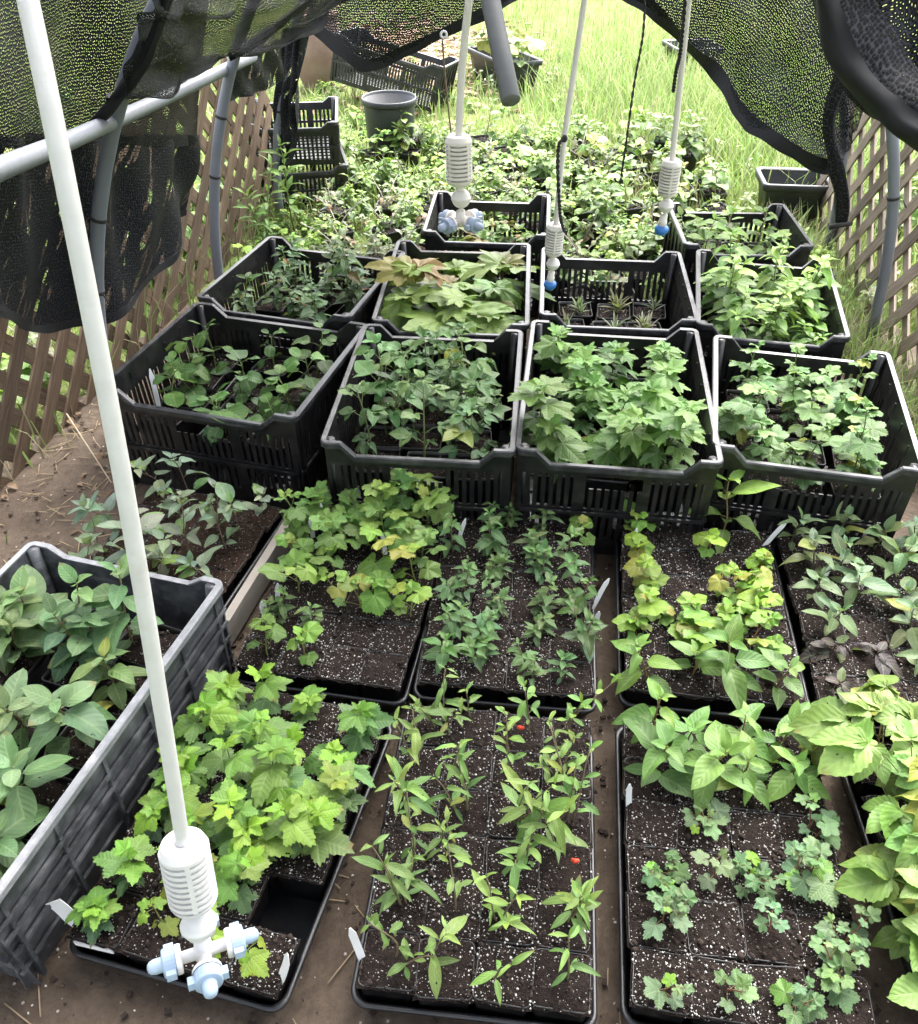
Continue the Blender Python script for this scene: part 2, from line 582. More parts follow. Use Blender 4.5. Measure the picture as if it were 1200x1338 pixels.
# colours (linear base colours)
LIME = (.185, .35, .030); MID = (.085, .175, .042); GREYG = (.098, .165, .080); DARK = (.045, .105, .028)
BLUEG = (.185, .245, .165); YELL = (.24, .255, .045); PALE = (.23, .31, .13); OLIVE = (.135, .175, .07)
PURP = (.035, .022, .028); FRESH = (.135, .25, .048); RUST = (.20, .075, .025); SILV = (.26, .29, .20)
WOODS = (.16, .10, .065); GSTEM = (.13, .19, .05); RSTEM = (.19, .085, .05); PSTEM = (.34, .30, .23)

SPEC = {
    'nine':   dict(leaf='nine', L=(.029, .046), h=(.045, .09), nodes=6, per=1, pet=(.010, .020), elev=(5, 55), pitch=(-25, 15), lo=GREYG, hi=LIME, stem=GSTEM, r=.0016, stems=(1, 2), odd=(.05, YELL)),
    'wilt':   dict(leaf='nine', L=(.022, .034), h=(.04, .06), nodes=4, per=1, pet=(.012, .022), elev=(-10, 25), pitch=(-60, -5), lo=YELL, hi=LIME, stem=(.2, .2, .06), r=.0012, stems=(1, 1), odd=(.3, YELL)),
    'grape':  dict(leaf='grape', L=(.028, .046), h=(.05, .10), nodes=4, per=1, pet=(.025, .05), elev=(20, 65), pitch=(-45, 10), drop=.3, lo=MID, hi=(.17, .30, .04), stem=(.24, .26, .07), r=.0014, stems=(1, 2), odd=(.2, YELL)),
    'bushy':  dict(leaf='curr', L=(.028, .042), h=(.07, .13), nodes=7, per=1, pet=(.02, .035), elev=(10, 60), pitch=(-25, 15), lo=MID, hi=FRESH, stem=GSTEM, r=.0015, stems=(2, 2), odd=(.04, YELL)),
    'lance':  dict(leaf='lance', L=(.028, .058), h=(.065, .14), nodes=6, per=1, pet=(.002, .004), elev=(10, 60), pitch=(-35, 45), lo=(.115, .21, .055), hi=(.20, .32, .075), stem=(.17, .15, .075), r=.0014, stems=(1, 3), odd=(.04, YELL), lean=.4),
    'spoon':  dict(leaf='spoon', L=(.017, .034), h=(.07, .16), nodes=9, per=1, pet=(.002, .004), elev=(10, 60), pitch=(-30, 50), lo=(.12, .21, .06), hi=(.20, .32, .075), stem=(.19, .15, .09), r=.0013, stems=(1, 3), odd=(.04, YELL), lean=.45),
    'glossy': dict(leaf='ovate', L=(.024, .038), h=(.05, .10), nodes=6, per=2, pet=(.003, .006), elev=(0, 45), pitch=(-25, 30), lo=GREYG, hi=MID, stem=(.16, .12, .07), r=.0013, stems=(1, 2), odd=(.04, OLIVE)),
    'curr':   dict(leaf='curr', L=(.017, .028), h=(.030, .07), nodes=4, per=1, pet=(.012, .026), elev=(5, 45), pitch=(-25, 20), lo=GREYG, hi=(.13, .22, .085), stem=RSTEM, r=.0013, stems=(1, 3), odd=(.06, LIME), lean=.5),
    'dog':    dict(leaf='ovate', L=(.050, .078), h=(.075, .125), nodes=4, per=2, pet=(.006, .012), elev=(0, 50), pitch=(-25, 25), lo=MID, hi=FRESH, stem=(.2, .14, .06), r=.0018, stems=(1, 1), odd=(.03, YELL)),
    'vine':   dict(leaf='grape', L=(.022, .035), h=(.035, .075), nodes=5, per=1, pet=(.012, .022), elev=(10, 55), pitch=(-35, 20), lo=FRESH, hi=LIME, stem=(.3, .13, .06), r=.0012, stems=(1, 2), odd=(.18, YELL), lean=.5),
    'greyov': dict(leaf='ovate', L=(.040, .062), h=(.05, .095), nodes=4, per=2, pet=(.004, .008), elev=(0, 50), pitch=(-25, 35), lo=OLIVE, hi=GREYG, stem=(.1, .08, .05), r=.0015, stems=(1, 1), odd=(.05, YELL)),
    'purple': dict(leaf='broad', L=(.040, .060), h=(.02, .035), nodes=3, per=2, pet=(.006, .01), elev=(-5, 20), pitch=(-30, 10), lo=PURP, hi=(.05, .03, .035), stem=(.06, .03, .03), r=.0015, stems=(1, 1), odd=(.15, OLIVE)),
    'creep':  dict(leaf='serr', L=(.048, .082), h=(.06, .12), nodes=5, per=1, pet=(.045, .085), elev=(10, 50), pitch=(-35, 10), lo=(.13, .24, .05), hi=(.20, .31, .085), stem=(.25, .16, .09), r=.0017, stems=(1, 2), odd=(.1, YELL), comp=5),
    'bigov':  dict(leaf='broad', L=(.055, .082), h=(.09, .17), nodes=5, per=2, pet=(.006, .012), elev=(-5, 55), pitch=(-25, 25), lo=(.080, .150, .062), hi=(.135, .225, .092), stem=(.14, .12, .05), r=.0022, stems=(1, 2), odd=(.04, YELL)),
    'blue':   dict(leaf='ovate', L=(.032, .046), h=(.06, .13), nodes=5, per=2, pet=(.005, .01), elev=(5, 60), pitch=(-45, 40), lo=BLUEG, hi=BLUEG, stem=(.17, .12, .09), r=.0014, stems=(1, 1), odd=(.08, FRESH), lean=.5, drop=.35),
    'heart':  dict(leaf='round', L=(.050, .075), h=(.10, .16), nodes=6, per=1, pet=(.02, .04), elev=(0, 45), pitch=(-35, 10), lo=DARK, hi=MID, stem=GSTEM, r=.002, stems=(1, 2), odd=(.1, FRESH)),
    'rasp':   dict(leaf='serr', L=(.040, .060), h=(.13, .24), nodes=7, per=1, pet=(.03, .05), elev=(0, 50), pitch=(-30, 15), lo=(.065, .135, .055), hi=(.12, .22, .075), stem=(.14, .17, .06), r=.002, stems=(1, 2), odd=(.03, YELL), comp=3),
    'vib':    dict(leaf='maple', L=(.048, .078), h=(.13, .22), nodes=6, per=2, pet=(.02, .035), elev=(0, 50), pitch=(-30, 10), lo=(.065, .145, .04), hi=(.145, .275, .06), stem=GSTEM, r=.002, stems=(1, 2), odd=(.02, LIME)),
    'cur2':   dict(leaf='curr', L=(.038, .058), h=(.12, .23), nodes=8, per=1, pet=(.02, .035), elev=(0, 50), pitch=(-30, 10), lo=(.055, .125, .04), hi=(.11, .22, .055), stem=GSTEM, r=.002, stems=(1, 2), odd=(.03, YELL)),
    'smallp': dict(leaf='ovate', L=(.035, .055), h=(.09, .19), nodes=8, per=2, pet=(.006, .012), elev=(0, 55), pitch=(-30, 20), lo=(.045, .095, .04), hi=(.08, .16, .055), stem=GSTEM, r=.0018, stems=(2, 2), odd=(.05, RUST)),
    'oak':    dict(leaf='oak', L=(.095, .14), h=(.08, .15), nodes=4, per=2, pet=(.03, .05), elev=(0, 50), pitch=(-30, 5), lo=(.075, .15, .035), hi=(.135, .225, .045), stem=(.2, .13, .07), r=.0025, stems=(1, 1), odd=(.28, (.17, .125, .045))),
    'sage':   dict(leaf='needle', L=(.04, .06), h=(.02, .035), nodes=5, per=3, pet=(.001, .002), elev=(30, 70), pitch=(10, 65), lo=SILV, hi=(.22, .26, .15), stem=PSTEM, r=.0015, stems=(1, 2), odd=(0, YELL)),
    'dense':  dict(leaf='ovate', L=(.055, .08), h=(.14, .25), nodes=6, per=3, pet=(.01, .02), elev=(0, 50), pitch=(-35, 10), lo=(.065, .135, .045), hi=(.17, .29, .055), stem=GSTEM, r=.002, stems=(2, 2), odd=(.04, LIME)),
    'straw':  dict(leaf='serr', L=(.04, .06), h=(.05, .1), nodes=5, per=1, pet=(.03, .05), elev=(5, 45), pitch=(-25, 10), lo=MID, hi=FRESH, stem=(.22, .12, .07), r=.002, stems=(1, 2), odd=(.25, RUST), comp=3),
    'bed':    dict(leaf='broad', L=(.05, .08), h=(.10, .20), nodes=6, per=2, pet=(.01, .025), elev=(0, 55), pitch=(-30, 15), lo=(.075, .145, .032), hi=(.14, .235, .036), stem=(.3, .26, .16), r=.0022, stems=(1, 3), odd=(.06, YELL)),
    'stick':  dict(leaf='broad', L=(.03, .05), h=(.10, .20), nodes=5, per=1, pet=(.008, .015), elev=(0, 60), pitch=(-50, 30), lo=(.14, .15, .08), hi=(.19, .24, .11), stem=(.50, .45, .38), r=.0024, stems=(3, 4), odd=(.1, RUST), lean=.6),
    'weed':   dict(leaf='lance', L=(.06, .10), h=(.3, .5), nodes=10, per=2, pet=(.004, .01), elev=(10, 60), pitch=(-15, 35), lo=MID, hi=FRESH, stem=GSTEM, r=.003, stems=(1, 2), odd=(.02, YELL)),
}


def lerp(a, b, f):
    return a + (b - a) * f


def lerpc(a, b, f):
    return tuple(lerp(x, y, f) for x, y in zip(a, b))


def make_plant(sp, rn, scale=1.0):
    """returns stem and foliage builders for one plant standing on z = 0"""
    st, lf = MB(), MB()
    ns = rn.randint(*sp['stems'])
    tone = np.array([1, 1, 1]) * rn.uniform(.78, 1.22) * np.array([rn.uniform(.88, 1.14), 1, rn.uniform(.85, 1.15)])
    for k in range(ns):
        az0 = rn.uniform(0, 6.283)
        base = Vector((0, 0, -0.006))
        if ns > 1:
            base += Vector((math.cos(az0), math.sin(az0), 0)) * rn.uniform(.004, .014)
        h = rn.uniform(*sp['h']) * scale * (1 if k == 0 else rn.uniform(.6, .95))
        ln = rn.uniform(.05, sp.get('lean', .25)) * (1 if ns == 1 else 1.5)
        dr = Vector((math.cos(az0 + .4), math.sin(az0 + .4), 0))
        wob = Vector((rn.uniform(-1, 1), rn.uniform(-1, 1), 0)) * h * .05

        def pt(f):
            return base + Vector((0, 0, h * f * (1 - .15 * ln * f))) + dr * (ln * h * f ** 1.6) + wob * math.sin(f * 5)
        st.tube([pt(i / 6) for i in range(7)], sp['r'] * 1.25, sp['r'] * .6, 6, c=sp['stem'])
        nd = sp['nodes']
        drop = sp.get('drop', 0.08)
        for i in range(nd + 1):
            f = .22 + .78 * (i + rn.uniform(-.25, .25)) / nd
            f = min(1, max(.12, f))
            p0 = pt(f)
            top = i == nd
            per = sp['per'] + (1 if top else 0)
            for j in range(per):
                if rn.random() < drop and not top:
                    continue
                az = az0 + i * (2.4 if sp['per'] == 1 else 1.571) + j * 6.283 / per + rn.uniform(-.45, .45)
                e = R(lerp(sp['elev'][0], sp['elev'][1], f) + rn.uniform(-12, 12))
                pl = rn.uniform(*sp['pet']) * scale * (.5 if top else 1)
                dv = Vector((math.cos(az) * math.cos(e), math.sin(az) * math.cos(e), math.sin(e)))
                p1 = p0 + dv * pl
                if pl > .004:
                    mid_ = p0 + dv * (pl * .5) + Vector((0, 0, pl * .08))
                    st.tube([p0, mid_, p1], sp['r'] * .55, sp['r'] * .4, 4, c=lerpc(sp['stem'], sp['hi'], .35), cap=False)
                prof = .62 + .5 * math.sin(math.pi * min(1, max(0, (f * .9)))) if not top else .62
                L = rn.uniform(*sp['L']) * scale * prof
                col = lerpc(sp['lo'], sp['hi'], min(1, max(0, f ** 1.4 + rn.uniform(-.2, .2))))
                if rn.random() < sp['odd'][0]:
                    col = lerpc(col, sp['odd'][1], rn.uniform(.5, 1))
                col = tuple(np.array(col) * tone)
                pit = R(rn.uniform(*sp['pitch'])) + e * .35 + (.35 if top else 0)
                nc = sp.get('comp', 1)
                if nc == 1:
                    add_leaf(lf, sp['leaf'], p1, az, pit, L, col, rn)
                else:
                    for q in range(nc):
                        o = (q - (nc - 1) / 2)
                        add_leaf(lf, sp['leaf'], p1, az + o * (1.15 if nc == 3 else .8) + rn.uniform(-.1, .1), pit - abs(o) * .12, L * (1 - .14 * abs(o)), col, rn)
    return st, lf


# ------------------------------------------------------------------ pots and soil
def soil_mesh(w, seed, mat, perl=70, crumbs=26):
    r = random.Random(seed)
    mb = MB()
    n = 12
    V = []
    for j in range(n):
        for i in range(n):
            x = (i / (n - 1) - .5) * w; y = (j / (n - 1) - .5) * w
            e = max(abs(i / (n - 1) - .5), abs(j / (n - 1) - .5)) * 2
            V.append((x, y, r.uniform(-.0032, .0038) + .0035 * (1 - e ** 2) - (r.uniform(.001, .006) if e > .98 else 0)))
    mb.add(V, [(j * n + i, j * n + i + 1, (j + 1) * n + i + 1, (j + 1) * n + i) for j in range(n - 1) for i in range(n - 1)])

    def lump(x, y, z, s, m):
        dirs = [(1, 0, 0), (-1, 0, 0), (0, 1, 0), (0, -1, 0), (0, 0, 1), (0, 0, -1)]
        P = [(x + dx * s * r.uniform(.6, 1.2), y + dy * s * r.uniform(.6, 1.2), z + dz * s * r.uniform(.5, 1.0)) for dx, dy, dz in dirs]
        mb.add(P, [(4, 0, 2), (4, 2, 1), (4, 1, 3), (4, 3, 0), (5, 2, 0), (5, 1, 2), (5, 3, 1), (5, 0, 3)], m)
    for _ in range(perl):
        lump(r.uniform(-.48, .48) * w, r.uniform(-.48, .48) * w, r.uniform(.001, .0045), r.choice((.0004, .0005, .0007, .0007, .0009, .0012, .0016, .0022)), 1)
    for _ in range(crumbs):
        lump(r.uniform(-.47, .47) * w, r.uniform(-.47, .47) * w, r.uniform(.0005, .004), r.choice((.0015, .002, .003, .004, .0058)), 2)
    return mb.mesh('soil', [mat, M_PERL, M_CRUMB])


def pot_mesh(w, h):
    mb = MB()
    r = .008
    mb.loft(w, w, r, [(0.007, 0.0), (.002, h * .88), (.0, h * .9), (0.0, h), (.0014, h), (.003, h * .9), (.009, .002)], 3)
    return mb.mesh('pot', M_BLACK)


PW, PH = .079, .073
POT = pot_mesh(PW, PH)
SOILS = [soil_mesh(PW + .005, s, M_SOIL, 40 + 45 * (s % 5), 52) for s in range(10)]
SOILS_R = [soil_mesh(PW + .005, 40 + s, M_SOILR, 26, 34) for s in range(5)]
POTB = pot_mesh(.098, .085)
SOILS_B = [soil_mesh(.094, 80 + s, M_SOIL, 60, 30) for s in range(4)]

ORD = ['first', 'second', 'third', 'fourth', 'fifth', 'sixth', 'seventh', 'eighth', 'ninth', 'tenth']
_variants = {}


def plant_meshes(kind, rn, scale, unique):
    if not unique:
        key = (kind, round(scale, 2))
        lst = _variants.setdefault(key, [])
        if len(lst) >= unique_max.get(kind, 6):
            return lst[rn.randrange(len(lst))]
    st, lf = make_plant(SPEC[kind], rn, scale)
    pr = (st.mesh('stem', M_STEM), lf.mesh('foliage', M_LEAF))
    if not unique:
        lst.append(pr)
    return pr


unique_max = {}


def potted(name, cat, label, group, loc, rz, kind, rn, big=False, scale=1.0, unique=True, red=False, plant=True, tilt=0.0):
    t = thing(name, label, cat, loc, rz, group)
    t.rotation_euler.x = rn.uniform(-tilt, tilt); t.rotation_euler.y = rn.uniform(-tilt, tilt)
    link('pot', POTB if big else POT, t)
    sm = rn.choice(SOILS_B if big else (SOILS_R if red else SOILS))
    so = link('soil', sm, t)
    so.location.z = (.074 if big else PH - .0008)
    so.rotation_euler.z = math.pi / 2 * rn.randrange(4)
    if plant:
        ms, ml = plant_meshes(kind, rn, scale, unique)
        a = rn.uniform(0, 6.283)
        ox, oy = rn.uniform(-.019, .019), rn.uniform(-.019, .019)
        for nm, me in (('stem', ms), ('foliage', ml)):
            if len(me.vertices) == 0:
                continue
            o = link(nm, me, t)
            o.location = (ox, oy, so.location.z + .003)
            o.rotation_euler.z = a
    return t


def berry(t, x, y, z, col, r=.004):
    mb = MB()
    for dx, dy, dz, s in ((0, 0, 0, 1), (.004, .002, -.002, .8), (-.003, .003, -.003, .75)):
        prof = [(max(1e-4, r * s * math.sin(a)), r * s * math.cos(a)) for a in np.linspace(0, math.pi, 7)]
        mb.lathe(prof, 9, Matrix.Translation((x + dx, y + dy, z + dz)))
    return mb.build('berry', M_RED, t)


M_RED = plastic('red_berry', (0.62, 0.045, 0.015), (0.5, 0.12, 0.03), 0.35, 0.4, 300)


# ------------------------------------------------------------------ trays
def tray_thing(label, cx, cy, yaw, w=.337, d=.503, h=.048, group='black seedling trays on the dirt floor', mat=None):
    mat = mat or M_TRAY
    t = thing('seedling_tray', label, 'seedling tray', (cx, cy, .0), yaw, group)
    mb = MB()
    mb.loft(w, d, .022, [(.004, h - .006), (.005, h - .010), (.006, h * .55), (.0085, h * .53), (.014, .002), (.016, .001)], 5)
    mb.loft(w, d, .022, [(.006, h - .003), (.0075, h * .55), (.015, .004)], 5)
    mb.build('basin', mat, t)
    rm = MB()
    rm.loft(w, d, .024, [(.001, h - .009), (-.0015, h - .008), (-.002, h - .002), (.0005, h), (.004, h), (.0065, h - .003), (.0062, h - .012)], 5, close_bottom=False)
    rm.build('rim', mat, t)
    return t


def grid_pots(tray, cx, cy, yaw, nx, ny, chooser, where, rn, w=.337, d=.503, z=.005, skip=(), red=False, cull=None, pitch=None):
    ca, sa = math.cos(yaw), math.sin(yaw)
    px = pitch or (w - .018) / nx
    py = pitch or (d - .018) / ny
    out = {}
    for j in range(ny):
        for i in range(nx):
            if (i, j) in skip:
                continue
            lx = (i - (nx - 1) / 2) * px + rn.uniform(-.002, .002); ly = (j - (ny - 1) / 2) * py + rn.uniform(-.002, .002)
            x, y = cx + lx * ca - ly * sa, cy + lx * sa + ly * ca
            if cull and cull(x, y):
                continue
            k, look, sc = chooser(i, j, rn)
            rowt = 'front row' if j == 0 else ('back row' if j == ny - 1 else ORD[j] + ' row')
            colt = 'leftmost' if i == 0 else ('rightmost' if i == nx - 1 else ORD[i] + ' from left')
            lab = f'{look}, {colt} in the {rowt} of {where}'
            o = potted('potted_seedling' if k else 'pot_of_soil', 'potted seedling' if k else 'pot of soil', lab,
                       'pots in ' + where, (x, y, z + rn.uniform(0, .003)), yaw + rn.uniform(-.07, .07), k, rn, scale=sc, red=red, plant=bool(k), tilt=.02)
            out[(i, j)] = o
    return out


def pick(*opts):
    """opts: (weight, kind, look, scale range)"""
    def f(i, j, rn):
        tot = sum(o[0] for o in opts)
        x = rn.uniform(0, tot)
        for o in opts:
            x -= o[0]
            if x <= 0:
                return o[1], o[2], rn.uniform(*o[3])
        o = opts[-1]
        return o[1], o[2], rn.uniform(*o[3])
    return f


r1 = random.Random(3)
YA = R(-14.5)
tray_thing('black seedling tray of lobed lime-green seedlings below the white sprayer, one corner cell empty', -.341, .798, YA)


def ch_lf(i, j, rn):
    if j == 0 and i == 0:
        return ('nine', 'small lobed seedling', .75)
    if j == 0:
        return ('wilt', 'small yellowing seedling', rn.uniform(.8, 1.1))
    if j == 1 or (j == 2 and i < 2):
        return ('nine', 'lobed lime-tipped seedling', rn.uniform(.95, 1.25))
    if rn.random() < .05:
        return (None, 'pot of bare soil', 1)
    return ('nine', 'lobed lime-tipped seedling', rn.uniform(.85, 1.2))


LF = grid_pots(None, -.341, .798, YA, 4, 6, ch_lf, 'the front left tray', r1, skip=((3, 1),))

YB = R(-10)
tray_thing('black seedling tray of yellowing heart-leaf seedlings, behind the lime-green one', -.222, 1.318, YB)


def ch_lb(i, j, rn):
    if j >= 4:
        return ('bushy', 'bushy green lobed seedling', rn.uniform(.75, 1.3))
    if j >= 2:
        return ('grape', 'yellow-green broad-leaf seedling', rn.uniform(.75, 1.35))
    if j == 0 and i > 1:
        return ('grape', 'small yellowing seedling', .6) if rn.random() < .4 else (None, 'pot of bare soil', 1)
    return (('grape', 'yellow-green broad-leaf seedling', rn.uniform(.7, 1.0)) if rn.random() < .55 else
            (('glossy', 'small ovate-leaf seedling', .9) if rn.random() < .5 else (None, 'pot of bare soil', 1)))


grid_pots(None, -.222, 1.318, YB, 4, 6, ch_lb, 'the rear left tray', r1)

YC = R(-6)
tray_thing('black seedling tray of sparse narrow-leaf seedlings with a few red berries, nearest middle', .043, .757, YC)
MF = grid_pots(None, .043, .757, YC, 4, 6, pick((5, 'lance', 'narrow-leaf woody seedling', (.8, 1.2)), (4, 'spoon', 'twiggy small-leaf seedling', (.8, 1.2)), (.5, None, 'pot of bare soil', (1, 1))), 'the front middle tray', r1)
for (i, j), (bx, by, bz), bl in (((3, 2), (.012, -.005, .105), 'red'), ((0, 3), (.018, 0, .095), 'orange'), ((2, 5), (.0, -.01, .10), 'orange')):
    t_ = MF.get((i, j))
    if t_:
        berry(t_, bx, by, bz, None)
        lab_ = t_['label'].split(',')
        t_['label'] = 'seedling with red berries,' + lab_[1]
tray_thing('black seedling tray of small glossy ovate-leaf seedlings, directly before the dark crates', .108, 1.292, YC)
grid_pots(None, .108, 1.292, YC, 4, 6, pick((7, 'glossy', 'glossy small ovate seedling', (.8, 1.2)), (1, 'grape', 'pale broad-leaf seedling', (.6, .8)), (.8, None, 'pot of bare soil', (1, 1))), 'the rear middle tray', r1)

YD = R(-7)
tray_thing('black seedling tray of dull green currant seedlings in speckled soil, nearest right', .418, .728, YD)


def ch_rf(i, j, rn):
    if j >= 4:
        return ('dog', 'tall pointed-leaf seedling', rn.uniform(.85, 1.1))
    if rn.random() < .12:
        return (None, 'pot of bare soil', 1)
    return ('curr', 'small round-lobed seedling', rn.uniform(.8, 1.15))


grid_pots(None, .418, .728, YD, 4, 6, ch_rf, 'the front right tray', r1)
tray_thing('black seedling tray of red-stemmed vine seedlings, left of the grey-green ovate ones', .492, 1.272, YD)


def ch_ra(i, j, rn):
    if j == 0:
        return ('dog', 'tall pointed-leaf seedling', rn.uniform(.8, 1.05))
    if j == 5 and i == 2:
        return ('dog', 'tall upright green seedling', 1.35)
    if rn.random() < .2:
        return (None, 'pot of bare soil', 1)
    return ('vine', 'red-stemmed vine seedling', rn.uniform(.9, 1.25))


grid_pots(None, .492, 1.272, YD, 4, 6, ch_ra, 'the rear right tray', r1)
tray_thing('black seedling tray of grey-green ovate seedlings and a purple-leaf one at the right side', .832, 1.232, YD)


def ch_rb(i, j, rn):
    if j <= 1:
        if i in (0, 1):
            return ('purple', 'dark purple drooping seedling', rn.uniform(.9, 1.1))
        return ('greyov', 'grey-green ovate seedling', .8)
    if rn.random() < .06:
        return (None, 'pot of bare soil', 1)
    return ('greyov', 'grey-green ovate seedling', rn.uniform(.85, 1.15))


grid_pots(None, .832, 1.232, YD, 4, 6, ch_rb, 'the grey-leaf tray', r1)
YE = R(-3)
tray_thing('black seedling tray of tall pale creeper plants cut by the right edge', .812, .69, YE)
grid_pots(None, .812, .69, YE, 4, 5, pick((1, 'creep', 'pale five-leaflet creeper', (1.0, 1.25))), 'the creeper tray', r1, cull=lambda x, y: x > 1.0)

# weathered tray of blue-grey seedlings, with a wooden batten along its side
YF = R(-15)
tray_thing('low black tray of blue-grey twiggy seedlings in reddish soil, beside the left lattice', -.61, 1.44, YF, .34, .40, .06)
grid_pots(None, -.61, 1.44, YF, 4, 5, pick((6, 'blue', 'blue-grey twiggy seedling', (1.15, 1.55)), (1.5, None, 'pot of reddish soil', (1, 1))), 'the blue-grey tray', r1, .34, .40, red=True)
mb = MB()
ca, sa = math.cos(YF), math.sin(YF)
Mx = Matrix.Translation((-.61 + .187 * ca, 1.44 + .187 * sa, .012)) @ Matrix.Rotation(YF + .02, 4, 'Z')
mb.box(-.009, .009, -.20, .21, -.008, .052, M=Mx)
tag(mb.build('wooden_batten', M_WOODPALE, smooth=False), 'pale grey weathered wooden batten on edge beside the blue-grey tray', 'batten')


# ------------------------------------------------------------------ crates
def panel(mb, xs, zs, solid, top, thick, M, mat=0, bot_in=0.0):
    """slotted wall: solid(i, j) says which cells are filled; the wall leans in by bot_in at z = 0"""
    nx, nz = len(xs) - 1, len(zs) - 1
    zt = zs[-1]

    def P(i, j, k):
        x = xs[i]
        z = zs[j] if j < nz else top(x)
        if j == nz - 1:
            z = min(z, top(x) - .012)
        return (x, (-thick if k else 0) - bot_in * (1 - z / zt), z)
    S = [[solid(i, j) for j in range(nz)] for i in range(nx)]
    V = []; Fc = []

    def quad(a, b, c, d):
        n = len(V)
        V.extend((a, b, c, d)); Fc.append((n, n + 1, n + 2, n + 3))
    for i in range(nx):
        for j in range(nz):
            if not S[i][j]:
                continue
            quad(P(i, j, 0), P(i, j + 1, 0), P(i + 1, j + 1, 0), P(i + 1, j, 0))
            quad(P(i, j, 1), P(i + 1, j, 1), P(i + 1, j + 1, 1), P(i, j + 1, 1))
            if i == 0 or not S[i - 1][j]: quad(P(i, j, 0), P(i, j, 1), P(i, j + 1, 1), P(i, j + 1, 0))
            if i == nx - 1 or not S[i + 1][j]: quad(P(i + 1, j, 0), P(i + 1, j + 1, 0), P(i + 1, j + 1, 1), P(i + 1, j, 1))
            if j == 0 or not S[i][j - 1]: quad(P(i, j, 0), P(i + 1, j, 0), P(i + 1, j, 1), P(i, j, 1))
            if j == nz - 1 or not S[i][j + 1]: quad(P(i, j + 1, 0), P(i, j + 1, 1), P(i + 1, j + 1, 1), P(i + 1, j + 1, 0))
    mb.add(xf(np.array(V), M), Fc, mat)


